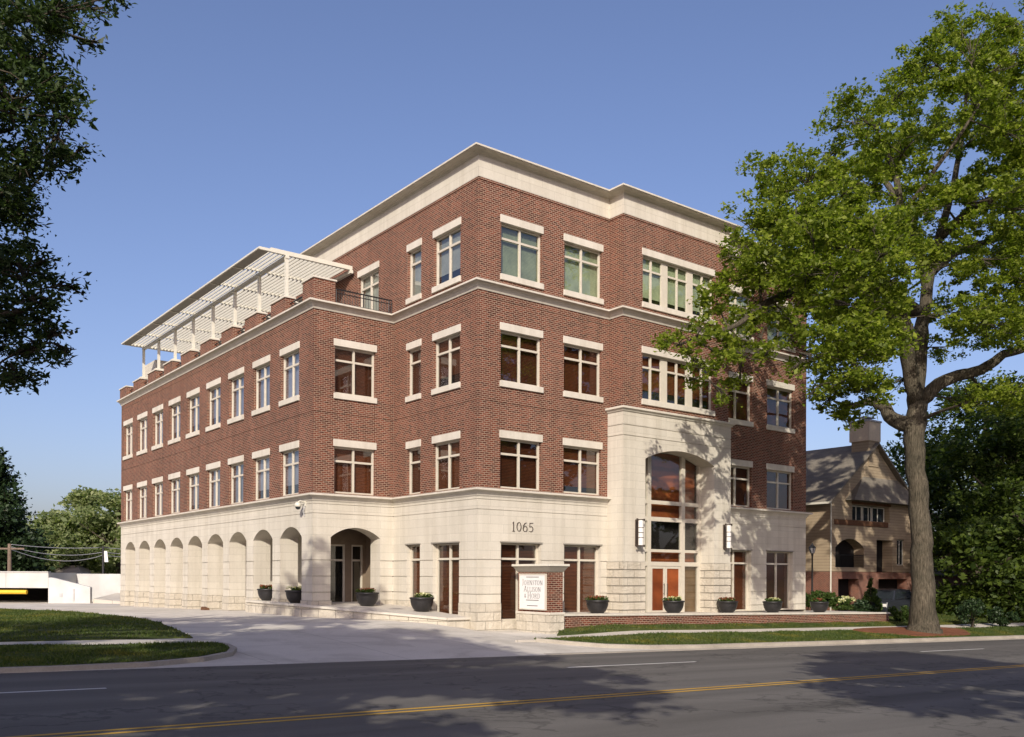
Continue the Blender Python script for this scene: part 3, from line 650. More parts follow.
# roofs and parapet inside
rf = MB(); rf.quad((0, 0, 17.1), (XE, 0, 17.1), (XE, YD, 17.1), (0, YD, 17.1)); rf.quad((XB1, BP, 17.1), (XB2, BP, 17.1), (XB2, 0.0, 17.1), (XB1, 0.0, 17.1)); rf.quad((WX, YC, 12.6), (0, YC, 12.6), (0, YD, 12.6), (WX, YD, 12.6)); rf.build('roof', 'roofing', bld, fix=False)
# brick piers along the edge of the roof terrace
def pier(x0, x1, y0, y1, zt):
    m_ = MB(); m_.box(x0, x1, y0, y1, ZL+.02, zt); o = m_.build('roof_pier', 'brick', bld)
    c = MB(); c.box(x0-.05, x1+.05, y0-.05, y1+.05, zt, zt+.07); c.build('pier_cap', 'trim', o, bevel=.01)
pier(WX+.02, -2.67, YC+.03, 7.05, 13.66)
for i in range(9): pier(WX+.02, WX+.42, 8.72+2.91*i, 10.18+2.91*i, 13.50)
lw = MB()
for i in range(10):
    a = 7.05 if i == 0 else 10.18+2.91*(i-1); b_ = 8.72+2.91*i if i < 9 else YD
    for z in (12.95, 13.12, 13.29): lw.tube([(WX+.25, a, z), (WX+.25, b_, z)], .025, 6)
lw.build('roof_edge_rail', 'black', bld)
ph = MB(); ph.box(-2.3, -.01, 30.6, 32.9, 12.6, 15.1); ph.build('penthouse', 'stone', bld)
rr = MB()
rr.tube([(-2.6, YC+.08, 13.40), (-.06, YC+.08, 13.40)], .03, 6); rr.tube([(-2.6, YC+.08, 13.25), (-.06, YC+.08, 13.25)], .02, 6); rr.tube([(-2.6, YC+.08, 12.86), (-.06, YC+.08, 12.86)], .02, 6)
for x in np.arange(-2.6, 0, .12): rr.tube([(x, YC+.08, 12.78), (x, YC+.08, 13.40)], .011 if abs((x+2.6) % 1.2) > .06 else .024, 5)
tag(rr.build('railing', 'black'), 'black metal railing along the front edge of the roof terrace', 'railing')

# pergola on the roof terrace
pg = thing('pergola', 'white metal sun shade with louvres over the roof terrace', 'pergola', (WX, 9.5, 12.7))
def pgb(mb, *a): x0, x1, y0, y1, z0, z1 = a; mb.box(x0-WX, x1-WX, y0-9.5, y1-9.5, z0-12.7, z1-12.7)
PY = [9.5+2.91*i for i in range(8)]; ZP = 15.55
for y in PY:
    m_ = MB(); pgb(m_, -3.265, -3.135, y-.065, y+.065, 12.65, 15.40); pgb(m_, -3.42, -2.98, y-.22, y+.22, 13.70, 13.76)
    m_.tube([(-3.2-WX+.0, y-9.5, 13.75-12.7), (-2.4-WX, y-9.5, 13.55-12.7)], .04, 6); m_.build('post', 'white', pg)
    m_ = MB(); hw_ = .06 if y in (PY[0], PY[-1]) else .03; pgb(m_, -4.42, -3.92, y-.05, y+.05, ZP-.01, ZP+.10); pgb(m_, -3.92, -.12, y-hw_, y+hw_, ZP+(-.02 if hw_ > .05 else .05), ZP+.16); m_.build('rafter', 'white', pg)
m_ = MB(); pgb(m_, -3.27, -3.13, PY[0]-.1, PY[-1]+.1, ZP-.16, ZP-.022); m_.build('beam', 'white', pg)
m_ = MB(); pgb(m_, -.24, -.10, PY[0]-.1, PY[-1]+.1, ZP-.17, ZP-.022); m_.build('beam', 'white', pg)
m_ = MB(); pgb(m_, -4.47, -4.42, PY[0]-.06, PY[-1]+.06, ZP+.0, ZP+.07); m_.build('beam', 'white', pg)
m_ = MB()
for i in range(7): pgb(m_, -4.42, -3.95, PY[i]+.05, PY[i+1]-.05, ZP+.02, ZP+.05)
m_.build('edge_panel', 'fascia', pg)
for i in range(7):
    m_ = MB()
    for x in np.arange(-3.88, -.3, .195):
        a, b = PY[i]+.052, PY[i+1]-.052
        q = [(x-.014, ZP+.13), (x+.014, ZP+.13), (x+.014, ZP+.005), (x-.014, ZP+.005)]
        m_.prism([(x_-WX, a-9.5, z_-12.7) for x_, z_ in q], (0, b-a, 0))
    m_.build('louvre_panel', 'white', pg)

# terrace on the right with its brick wall, and the sloped terrace at the driveway side
ZT = lambda x: .585-.0175*(x-4)
def flatpoly_slab(name, pts, mat, thick, kind='structure'):
    m_ = MB(); m_.prism([(x, y, z) for x, y, z in pts], (0, 0, -thick)); return tag(m_.build(name, mat), kind=kind)
flatpoly_slab('terrace', [(2.16, -1.86, ZT(2.2)-.012), (24.4, -1.86, ZT(24.4)-.012), (24.4, 1.4, ZT(24.4)-.012), (2.16, 1.4, ZT(2.2)-.012)], 'walk', .5)
tw = thing('terrace_wall', 'low red brick wall with stone coping in front of the entrance terrace', 'wall', (2.2, -1.9, 0))
m_ = MB(); m_.hexa([(0, 0, -.9), (22.2, 0, -1.3), (22.2, .3, -1.3), (0, .3, -.9), (0, 0, ZT(2.2)-.075), (22.2, 0, ZT(24.4)-.075), (22.2, .3, ZT(24.4)-.075), (0, .3, ZT(2.2)-.075)])
m_.hexa([(21.9, .3, -1.3), (22.2, .3, -1.3), (22.2, 3.3, -1.3), (21.9, 3.3, -1.3), (21.9, .3, ZT(24.4)-.076), (22.2, .3, ZT(24.4)-.076), (22.2, 3.3, ZT(24.4)-.076), (21.9, 3.3, ZT(24.4)-.076)]); m_.build('brick_face', 'brick', tw)
m_ = MB(); m_.hexa([(-.02, -.05, ZT(2.2)-.075), (22.25, -.05, ZT(24.4)-.075), (22.25, .36, ZT(24.4)-.075), (-.02, .36, ZT(2.2)-.075), (-.02, -.05, ZT(2.2)), (22.25, -.05, ZT(24.4)), (22.25, .36, ZT(24.4)), (-.02, .36, ZT(2.2))]); m_.build('coping', 'trim', tw)
TP = [(-1.0, .42, .46), (-2.45, 3.47, .655), (-3.92, 6.5, .83), (-3.92, 11.9, .88)]
m_ = MB(); TI = [(0, .42, .462), (0, 3.47, .657), (-2.6, 6.6, .83), (-2.6, 11.9, .88)]
for i in range(3):
    for q in ((TP, TI),):
        a, b = q[0][i], q[0][i+1]; c, d = q[1][i+1], q[1][i]
        m_.quad(a, b, c, d)
m_.quad((-2.6, 6.6, .83), (-2.6, 11.9, .88), (0, 11.9, .88), (0, 6.6, .83)); m_.quad((-3.93, 6.45, .829), (-3.93, 11.9, .879), (-2.58, 11.9, .879), (-2.58, 6.45, .829)); m_.poly([(0, 3.47, .657), (-2.6, 6.6, .83), (0, 6.6, .83)])
tag(m_.build('terrace', 'walk', fix=False), kind='structure')
tw2 = thing('terrace_wall', 'low pale stone wall of the sloping terrace beside the driveway', 'wall', (-1, .42, 0))
m_ = MB(); m2 = MB(); TPs = [TP[0], TP[1], TP[2], TP[3]]
o_ = Vector((-1, .42, 0))
def lowwall(a, b, nrm):
    a = Vector(a)-o_; b = Vector(b)-o_; n_ = Vector(nrm)
    q = lambda p, k, z: (p.x+n_.x*k, p.y+n_.y*k, z)
    m_.hexa([q(a, .0, -.5), q(b, .0, -.5), q(b, -.25, -.5), q(a, -.25, -.5), q(a, .0, a.z-.08), q(b, .0, b.z-.08), q(b, -.25, b.z-.08), q(a, -.25, a.z-.08)])
    m2.hexa([q(a, .06, a.z-.08), q(b, .06, b.z-.08), q(b, -.3, b.z-.08), q(a, -.3, a.z-.08), q(a, .06, a.z+.006), q(b, .06, b.z+.006), q(b, -.3, b.z+.006), q(a, -.3, a.z+.006)])
nn = Vector((-3.08, -1.48, 0)).normalized(); nn = Vector((-.902, -.433, 0))
lowwall(TP[0], TP[2], nn); lowwall((-3.92, 6.5, .828), (-3.92, 11.9, .878), (-1, 0, 0)); lowwall((-1.0, .42, .458), (-.03, .42, .460), (0, -1, 0))
m_.build('stone_face', 'rock', tw2); m2.build('coping', 'trim', tw2)

# ------------------------------------------------------------------ lettering
def stroke(mb, to, pts, ws):
    for (a, b), (wa, wb) in zip(zip(pts[:-1], pts[1:]), zip(ws[:-1], ws[1:])):
        d = Vector((b[0]-a[0], b[1]-a[1])); n_ = Vector((-d.y, d.x)).normalized()
        P = [(a[0]+n_.x*wa/2, a[1]+n_.y*wa/2), (a[0]-n_.x*wa/2, a[1]-n_.y*wa/2), (b[0]-n_.x*wb/2, b[1]-n_.y*wb/2), (b[0]+n_.x*wb/2, b[1]+n_.y*wb/2)]
        mb.hexa([to(x, y, 0) for x, y in P]+[to(x, y, 1) for x, y in P])
def ell(cx, cy, rx, ry, a0, a1, n, wv, wh):
    pts, ws = [], []
    for i in range(n+1):
        a = R(a0+(a1-a0)*i/n); pts.append((cx+rx*math.cos(a), cy+ry*math.sin(a))); ws.append(wh+(wv-wh)*abs(math.cos(a))**1.5)
    return pts, ws
K, T_ = .19, .085
def ln(x0, y0, x1, y1, w_): return ([(x0, y0), (x1, y1)], [w_, w_])
def sf(x, y, h=.13): return ln(x-h, y, x+h, y, T_)
GL = {
 'J': (.45, [ln(.28, .1, .28, .97, K), sf(.28, .97), ([(.28, .12), (.2, -.08), (.05, -.12)], [K*.8, .08, .08])]),
 'O': (.85, [ell(.42, .5, .34, .47, 0, 360, 22, K, T_)]),
 'H': (.9, [ln(.17, 0, .17, 1, K), ln(.73, 0, .73, 1, K), ln(.17, .52, .73, .52, T_), sf(.17, .03), sf(.17, .97), sf(.73, .03), sf(.73, .97)]),
 'N': (.9, [ln(.16, 0, .16, 1, T_), ln(.16, 1, .74, 0, K), ln(.74, 0, .74, 1, T_), sf(.16, .03, .11), sf(.1, .97, .1), sf(.74, .97, .11)]),
 'S': (.62, [([(.52, .8), (.42, .95), (.25, .96), (.12, .82), (.16, .64), (.32, .52), (.48, .38), (.5, .18), (.36, .04), (.2, .04), (.08, .22)], [.06, .07, .09, .13, .16, .17, .16, .13, .08, .07, .06])]),
 'T': (.75, [ln(.37, 0, .37, 1, K), ln(.05, .96, .69, .96, T_), sf(.37, .03), ln(.06, .98, .06, .8, T_), ln(.68, .98, .68, .8, T_)]),
 'A': (.85, [ln(.1, 0, .42, 1, T_), ln(.42, 1, .74, 0, K), ln(.22, .36, .62, .36, T_), sf(.1, .03, .1), sf(.74, .03, .12)]),
 'L': (.68, [ln(.17, 0, .17, 1, K), ln(.1, .03, .6, .03, T_), sf(.17, .97), ln(.6, 0, .6, .22, T_)]),
 'I': (.38, [ln(.18, 0, .18, 1, K), sf(.18, .03), sf(.18, .97)]),
 'R': (.8, [ln(.17, 0, .17, 1, K), sf(.17, .03), ([(.1, .97), (.42, .97), (.58, .86), (.58, .64), (.42, .53), (.17, .53)], [T_, T_, K, K, T_, T_]), ln(.38, .53, .74, 0, K)]),
 'D': (.85, [ln(.17, 0, .17, 1, K), ([(.08, .97), (.45, .97), (.68, .8), (.75, .5), (.68, .2), (.45, .03), (.08, .03)], [T_, T_, .12, K, .12, T_, T_])]),
 '&': (.85, [([(.78, .5), (.55, .12), (.32, .02), (.12, .2), (.2, .42), (.45, .62), (.5, .82), (.36, .97), (.22, .82), (.3, .6), (.74, .03)], [.05, .06, .09, .14, .12, .08, .1, .07, .1, .12, .14])]),
 '1': (.5, [ln(.25, 0, .25, 1, .15), sf(.25, .03, .16), ln(.27, .97, .1, .84, .08)]),
 '0': (.72, [ell(.36, .5, .27, .46, 0, 360, 24, .15, .07)]),
 '6': (.72, [ell(.36, .31, .27, .28, 0, 360, 20, .14, .07), ([(.12, .36), (.16, .68), (.34, .9), (.56, .97)], [.14, .13, .1, .06])]),
 '5': (.68, [ln(.17, .94, .6, .94, .11), ln(.19, .96, .15, .52, .07), ([(.15, .52), (.35, .6), (.54, .5), (.6, .3), (.5, .1), (.3, .02), (.1, .08)], [.06, .08, .12, .15, .13, .08, .08])]),
 ' ': (.4, [])}
def text(mb, to, s, x, y, h, sp=.12, small=None):
    for i, ch in enumerate(s):
        hh = h if (i == 0 or small is None) else h*small
        w_, st_ = GL[ch]
        for pts, ws in st_: stroke(mb, lambda a, b, k: to(x+a*hh, y+b*hh, k), pts, [q*hh*1.12 for q in ws])
        x += (w_+sp)*hh
    return x
def twidth(s, h, sp=.12, small=None): return sum((GL[c][0]+sp)*(h if (i == 0 or small is None) else h*small) for i, c in enumerate(s))
m_ = MB(); text(m_, lambda a, b, k: (a, -.002-.03*k, b), '1065', 1.58, 3.66, .36, .1); nm = m_.build('street_number', 'bronze', bld)

# monument sign
sg = thing('monument_sign', 'brick and stone sign pillar with white law firm name panel', 'sign', (1.90, -1.30, 0))
SX0, SX1, SY0, SY1 = -.30, .31, -.92, .90
m_ = MB(); m_.box(SX0-.04, SX1+.04, SY0-.04, SY1+.04, -.6, .60); m_.build('stone_plinth', 'rock', sg)
m_ = MB(); m_.box(SX0-.07, SX1+.07, SY0-.07, SY1+.07, .60, .69); m_.build('plinth_cap', 'trim', sg, bevel=.012)
m_ = MB(); m_.box(SX0, SX1, SY0, SY1, .69, 2.14); m_.build('brick_pillar', 'brick', sg)
m_ = MB(); m_.hexa([(SX0-.02, SY0-.02, 2.14), (SX1+.02, SY0-.02, 2.14), (SX1+.02, SY1+.02, 2.14), (SX0-.02, SY1+.02, 2.14), (SX0-.15, SY0-.15, 2.34), (SX1+.15, SY0-.15, 2.34), (SX1+.15, SY1+.15, 2.34), (SX0-.15, SY1+.15, 2.34)]); m_.build('cap_soffit', 'fascia', sg)
m_ = MB(); m_.box(SX0-.18, SX1+.18, SY0-.18, SY1+.18, 2.34, 2.42); m_.build('cap', 'white', sg, bevel=.01)
m_ = MB(); m_.box(SX0-.05, SX0-.001, -.72, .72, .80, 2.03); pn = m_.build('sign_panel', 'sign_white', sg)
m_ = MB(); m_.box(SX0-.07, SX0-.001, -.76, -.72, .76, 2.07); m_.box(SX0-.07, SX0-.001, .72, .76, .76, 2.07); m_.box(SX0-.07, SX0-.001, -.72, .72, .76, .80); m_.box(SX0-.07, SX0-.001, -.72, .72, 2.03, 2.07); m_.build('sign_frame', 'trim', pn)
m_ = MB(); SXF = SX0-.05
tos = lambda a, b, k: (SXF+.001-.012*k, .0-a, b)            # a runs to the reader's right
for line, zz, h in (('JOHNSTON', 1.66, .21), ('ALLISON', 1.42, .21), ('HORD', 1.17, .23)):
    wd_ = twidth(line, h, .1, .8); k = min(1.0, 1.2/wd_); off = .09 if line == 'HORD' else 0
    text(m_, tos, line, -wd_*k/2+off, zz, h*k, .1, .8)
    if off: text(m_, tos, '&', -wd_*k/2-.10, zz+.02, .15, .1)
for zz, hw in ((1.94, .36), (1.10, .36), (.90, .30)): m_.box(SXF-.008, SXF+.001, -hw, hw, zz, zz+.02)
m_.build('sign_lettering', 'ink', pn)

# ------------------------------------------------------------------ wall lamps, camera, planters
def wall_lamp(x, label):
    t = thing('wall_lamp', label, 'lamp', (x, PP, 3.75), 0, 'wall lamps beside the entrance')
    m_ = MB(); m_.tube([(0, -.26, -.50), (0, -.26, .50)], .112, 16); sh = m_.build('lamp_shade', 'lamp_white', t, smooth=False)
    m_ = MB()
    for z in (-.2, .0, .2, .0): m_.lathe([(.113, z-.012), (.12, z-.012), (.12, z+.012), (.113, z+.012)], (0, -.26, 0), 16)
    m_.build('band', 'bronze', sh)
    m_ = MB()
    for z in (-.54, .51): m_.box(-.03, .03, -.40, 0, z, z+.03); m_.box(-.22, -.18, -.29, -.23, z-.03, z+.06); m_.box(.18, .22, -.29, -.23, z-.03, z+.06); m_.box(-.2, .2, -.28, -.24, z, z+.03)
    m_.box(-.06, .06, -.04, 0, -.54, .54); m_.box(-.16, -.14, -.27, -.25, -.53, .53); m_.build('bracket', 'bronze', t)
wall_lamp(7.25, 'cylindrical white wall lamp in bronze bracket on left side of entrance arch')
wall_lamp(12.70, 'cylindrical white wall lamp in bronze bracket on right side of entrance arch')
sc_ = thing('security_camera', 'white dome security camera on the stone corner above the arcade', 'camera', (WX, 6.65, 4.82))
m_ = MB(); m_.box(-.03, 0, -.06, .06, -.1, .1); m_.tube([(0, 0, .05), (-.22, 0, .1), (-.32, 0, .05)], .03, 8); m_.build('arm', 'white', sc_)
m_ = MB(); m_.lathe([(.0, .12), (.09, .11), (.13, .04), (.13, -.05), (.115, -.06)], (-.32, 0, -.08), 16); m_.build('housing', 'white', sc_, smooth=True)
m_ = MB(); m_.lathe([(.112, -.06), (.09, -.13), (.05, -.165), (0, -.175)], (-.32, 0, -.08), 16); m_.build('dome', 'carglass', sc_, smooth=True)
m_ = MB(); m_.tube([(0, .02, -.1), (-.1, .02, -.3), (-.02, .02, -.5)], .018, 6); m_.build('cable', 'grey', sc_)

def leaf_cloud(rng, centers, radii, n, size, aspect=.5, droop=.0):
    """n rhombic leaves scattered in ellipsoids"""
    w_ = np.array([r[0]*r[1]*r[2] for r in radii])**.7; idx = rng.choice(len(centers), n, p=w_/w_.sum())
    C_ = np.array(centers)[idx]; Rr = np.array(radii)[idx]
    d = rng.normal(size=(n, 3)); d /= np.linalg.norm(d, axis=1)[:, None]
    P = C_+d*Rr*(rng.uniform(0, 1, n)**.45)[:, None]
    a = rng.normal(size=(n, 3)); a[:, 2] = a[:, 2]*.6-droop; a /= np.linalg.norm(a, axis=1)[:, None]
    b = np.cross(a, rng.normal(size=(n, 3))); b /= np.maximum(np.linalg.norm(b, axis=1)[:, None], 1e-6)
    s = size*rng.uniform(.6, 1.4, n)[:, None]
    bend = np.cross(a, b)*s*.12
    V = np.stack([P-a*s*.5, P+b*s*.5*aspect+bend, P+a*s*.5, P-b*s*.5*aspect+bend], 1).reshape(-1, 3)
    return V, np.arange(4*n).reshape(n, 4)
def planter(loc, label, flower, seed, scale=1.0):
    t = thing('planter', label, 'planter', loc, 0, 'black bowl planters on the terraces')
    s = scale
    m_ = MB(); m_.lathe([(0, 0), (.235*s, 0), (.25*s, .03*s), (.33*s, .11*s), (.39*s, .23*s), (.42*s, .36*s), (.425*s, .45*s), (.455*s, .46*s), (.455*s, .51*s), (.40*s, .52*s), (.385*s, .46*s)], n=28); m_.build('bowl', 'pot', t, smooth=True)
    m_ = MB(); m_.lathe([(.392*s, .47*s), (.2, .50*s), (0, .51*s)], n=20); m_.build('soil', 'soil', t)
    rng = np.random.default_rng(seed)
    V, F = leaf_cloud(rng, [(rng.uniform(-.26, .26), rng.uniform(-.26, .26), .56*s) for _ in range(12)], [(.12, .12, .1)]*12, 420, .085, .6); mesh_np('leaves', V, F, 'shrub', t)
    V, F = leaf_cloud(rng, [(rng.uniform(-.26, .26), rng.uniform(-.26, .26), .63*s) for _ in range(10)], [(.1, .1, .07)]*10, 170, .06, .9); mesh_np('flowers', V, F, flower, t)
zt2 = lambda x: ZT(x)-.012
planter((-3.40, 10.85, .868), 'black bowl planter in the second arch of the arcade, farther one', 'petal_r', 1)
planter((-3.40, 7.95, .843), 'black bowl planter in the arcade arch nearest the corner', 'petal_w', 2)
planter((-1.55, 5.35, .76), 'black bowl planter with rusty flowers in front of the arched side entrance', 'petal_r', 3, 1.05)
planter((-.62, 2.75, .612), 'black bowl planter with pale leaves between the two tall windows at the side', 'petal_w', 4, 1.05)
planter((4.75, -1.32, zt2(4.75)), 'black bowl planter right of the brick sign pillar', 'petal_r', 5)
planter((8.95, -1.38, zt2(8.95)), 'black bowl planter with pale flowers in front of the entrance doors', 'petal_w', 6)
planter((12.38, -1.38, zt2(12.38)), 'black bowl planter under the right wall lamp', 'petal_r', 7)
planter((15.65, -1.3, zt2(15.65)), 'black bowl planter with yellow green flowers before the last ground floor window', 'petal_w', 8)
planter((19.35, -1.25, zt2(19.35)), 'dark bowl planter in shade at the right end of the building', 'petal_r', 9)
sb = MB(); sb.hexa([(-.12, -.3, 0), (.12, -.3, 0), (.12, .3, 0), (-.12, .3, 0), (-.1, -.28, .1), (.1, -.28, .1), (.1, .28, .16), (-.1, .28, .16)])
o = sb.build('splash_block', 'wood_and_shade'); o.location = (WX-.2, 17.4, Sf(WX-.2, 17.4)); tag(o, 'small brown splash block at the foot of the arcade', 'splash block')

# ------------------------------------------------------------------ trees
def leaves_np(rng, P, size, aspect, droop=.1):
    n = len(P)
    a = rng.normal(size=(n, 3)); a[:, 2] = a[:, 2]*.55-droop; a /= np.linalg.norm(a, axis=1)[:, None]
    b = np.cross(a, rng.normal(size=(n, 3))+np.array([0, 0, .8])); b /= np.maximum(np.linalg.norm(b, axis=1)[:, None], 1e-6)
    s = size*np.clip(rng.lognormal(0, .38, n), .4, 2.1)[:, None]; bend = np.cross(a, b)*s*.15
    return np.stack([P-a*s*.5, P+b*s*.5*aspect+bend, P+a*s*.5, P-b*s*.5*aspect+bend], 1).reshape(-1, 3), np.arange(4*n).reshape(n, 4)
def bez(a, b, c, n): return [a*(1-t)**2+b*2*t*(1-t)+c*t*t for t in np.linspace(0, 1, n)]
def tree(name, label, cat, loc, limbs, clumps, nleaf, lsize, leafmat, barkmat, seed, group=None, aspect=.5, sub=26, sprays=.30, twigs=True, droop=.1, sides=10):
    """limbs: list of (points, radii); clumps: list of (center, radius) in the tree's own metres"""
    rng = np.random.default_rng(seed); t = thing(name, label, cat, loc, 0, group)
    tb = MB(); nodes = []
    for pts, rad in limbs:
        P = [Vector(p) for p in pts]; Q = []; Rr = []
        for i in range(len(P)-1):
            p0, p1, p2, p3 = P[max(i-1, 0)], P[i], P[i+1], P[min(i+2, len(P)-1)]
            for q in np.linspace(0, 1, 5)[:-1]:
                q2, q3 = q*q, q*q*q
                Q.append(.5*((2*p1)+(p2-p0)*q+(2*p0-5*p1+4*p2-p3)*q2+(3*p1-p0-3*p2+p3)*q3)); Rr.append(rad[i]*(1-q)+rad[i+1]*q)
        Q.append(P[-1]); Rr.append(rad[-1])
        jit = [Vector(rng.normal(0, .1, 3))*min(r_, .4) for r_ in Rr]; jit[0] = Vector((0, 0, 0))
        Q = [q+j for q, j in zip(Q, jit)]
        tb.tube(Q, Rr, sides if rad[0] > .2 else 7)
        nodes += [(np.array(q), r_) for q, r_ in zip(Q, Rr)]
    NP = np.array([n[0] for n in nodes]); NR = np.array([n[1] for n in nodes])
    leafP = []
    tot = sum(c[1]**2 for c in clumps)
    for c, r in clumps:
        c = np.array(c, float)
        if twigs:
            d = NP-c; cost = np.linalg.norm(d, axis=1)+np.maximum(d[:, 2], 0)*1.5+(NR > .55)*3; k = int(cost.argmin())
            a = Vector(NP[k]); b = Vector(c); m = (a+b)/2+Vector(rng.normal(0, .12, 3))*(b-a).length+Vector((0, 0, .08*(b-a).length)); r0 = min(NR[k]*.55, .03+.018*(b-a).length)
            br = bez(a, m, b, 6); tb.tube(br, list(np.linspace(r0, .02, 6)), 5, False)
            NP = np.vstack([NP, [np.array(q) for q in br[2:]]]); NR = np.r_[NR, np.linspace(r0, .02, 6)[2:]]
            for _ in range(4 if twigs is True else twigs):
                e = Vector(c+np.clip(rng.normal(0, .5, 3), -.75, .75)*r*np.array([1, 1, .7])); tb.tube(bez(Vector(br[3]), (b+e)/2+Vector(rng.normal(0, .1, 3))*r, e, 4), [.022, .016, .012, .006], 4, False)
        n = int(nleaf*r*r/tot); ns = max(4, int(sub*min(1, r/1.5)**2)+3)
        dd = rng.normal(size=(ns, 3)); dd /= np.linalg.norm(dd, axis=1)[:, None]
        sc = c+dd*(rng.uniform(.1, 1, ns)**.5)[:, None]*r*np.array([1.05, 1.05, .72])
        pick = rng.integers(0, ns, n); sg_ = sprays*rng.uniform(.6, 1.3, ns)[pick]
        leafP.append(sc[pick]+np.clip(rng.normal(size=(n, 3)), -1.7, 1.7)*sg_[:, None]*np.array([1, 1, .6]))
    tb.build('trunk', barkmat, t, smooth=True, fix=False)
    P = np.vstack(leafP); V, F = leaves_np(rng, P, lsize, aspect, droop)
    mesh_np('crown', V, F, leafmat, t)
    return t
def lat(a, h, b): v = CR*a+CF*b; return (v.x, v.y, h)          # tree-local: a to the side, b in depth, h up
def simple_tree(name, label, cat, loc, H, W, nleaf, lsize, leafmat, barkmat, seed, group=None, low=.25, ncl=26, tr=.3, shape=1.0, aspect=.5, sprays=.35):
    rng = np.random.default_rng(seed); cl = []
    for _ in range(ncl):
        z = low+(1-low)*rng.uniform(.03, .95); prof = math.sin(math.pi*min(1, max(.0, ((z-low)/(1-low))**shape*.86+.12)))
        a = rng.uniform(0, 2*math.pi); rr = W/2*prof*rng.uniform(.35, .95)
        cl.append(((rr*math.cos(a), rr*math.sin(a), z*H), W*.13*rng.uniform(.7, 1.35)*(.5+.5*prof)))
    limbs = [([(0, 0, -.3), (.05, 0, H*.25), (-.1, .1, H*.55), (0, 0, H*.88)], [tr*1.25, tr, tr*.65, .05])]
    for k in range(5):
        a = k*1.35+rng.uniform(0, .6); h0 = H*rng.uniform(.25, .5); limbs.append(([(0, 0, h0), (W*.18*math.cos(a), W*.18*math.sin(a), h0+H*.12), (W*.36*math.cos(a), W*.36*math.sin(a), h0+H*.25)], [tr*.5, tr*.3, .05]))
    return tree(name, label, cat, loc, limbs, cl, nleaf, lsize, leafmat, barkmat, seed+100, group, aspect, 22, sprays, True, .1, 8)

# the big street oak on the right
BX, BY = 21.74, -5.24; PXM = 21.6
def I(px, py, b=0.): k = 1+b/42.9; return lat((px-512)/PXM*k-(925-512)/PXM, (576-py)/PXM*k+2.42+.0, b)
limbs = [
 ([I(924, 637), I(924, 625), I(923, 600), I(922, 560), I(919, 520), I(915, 470), I(914, 430), I(916, 400)], [.90, .70, .53, .49, .45, .43, .47, .40]),
 ([I(914, 420), I(917, 370, .3), I(921, 325, .5), I(926, 285, .8), (I(938, 235, 1.2)), I(952, 180, 1.6), I(962, 120, 1.6), I(965, 60, 1)], [.42, .35, .31, .26, .20, .14, .09, .04]),
 ([I(916, 400), I(906, 355, -.6), I(903, 320, -1.2), I(886, 285, -2), I(872, 262, -2.6), I(892, 225, -3), I(897, 190, -3.2), I(885, 150, -3), I(868, 115, -2.6)], [.38, .33, .29, .26, .22, .18, .15, .1, .04]),
 ([I(906, 340, -.8), I(890, 315, -3.5), I(868, 300, -6.5), I(845, 280, -9.5), I(825, 262, -12)], [.3, .24, .18, .12, .05]),
 ([I(912, 425), I(893, 418, .5), I(880, 404, .8), I(868, 400, 1), I(850, 405, 1.2), I(833, 400, 1.5)], [.42, .32, .27, .2, .12, .05]),
 ([I(920, 398), I(945, 378, -.4), I(968, 372, -.8), I(990, 362, -1.3), I(1004, 352, -1.6), I(1040, 340, -2), I(1080, 310, -2)], [.36, .28, .25, .22, .19, .14, .07]),
 ([I(914, 310, -.6), I(880, 288, -2.2), I(850, 284, -4), I(820, 282, -5.8), I(790, 292, -7.4), I(760, 305, -8.8), I(735, 325, -9.8), I(705, 335, -10.4), I(675, 345, -10.8)], [.34, .26, .22, .19, .16, .12, .09, .06, .03]),
 ([I(872, 262, -2.6), I(840, 235, -3.2), I(805, 215, -3.8), I(770, 215, -4.2)], [.24, .16, .1, .04]),
 ([I(938, 235, 1.2), I(975, 205, 0), I(1005, 190, -.5), I(1045, 170, -1)], [.24, .2, .15, .06]),
 ([I(930, 270, .8), I(955, 250, 2.5), I(985, 240, 4), I(1030, 230, 5)], [.26, .2, .14, .05]),
 ([I(926, 285, .8), I(905, 215, 3.5), I(870, 160, 5.5), I(850, 120, 6)], [.26, .2, .12, .04]),
 ([I(892, 225, -3), I(925, 180, -4.5), I(960, 130, -5.5), I(985, 90, -5.5)], [.13, .10, .07, .03]),
 ([I(903, 335, -1), I(888, 330, -.5), I(868, 345, .2), I(845, 350, .8)], [.2, .15, .1, .04]),
]
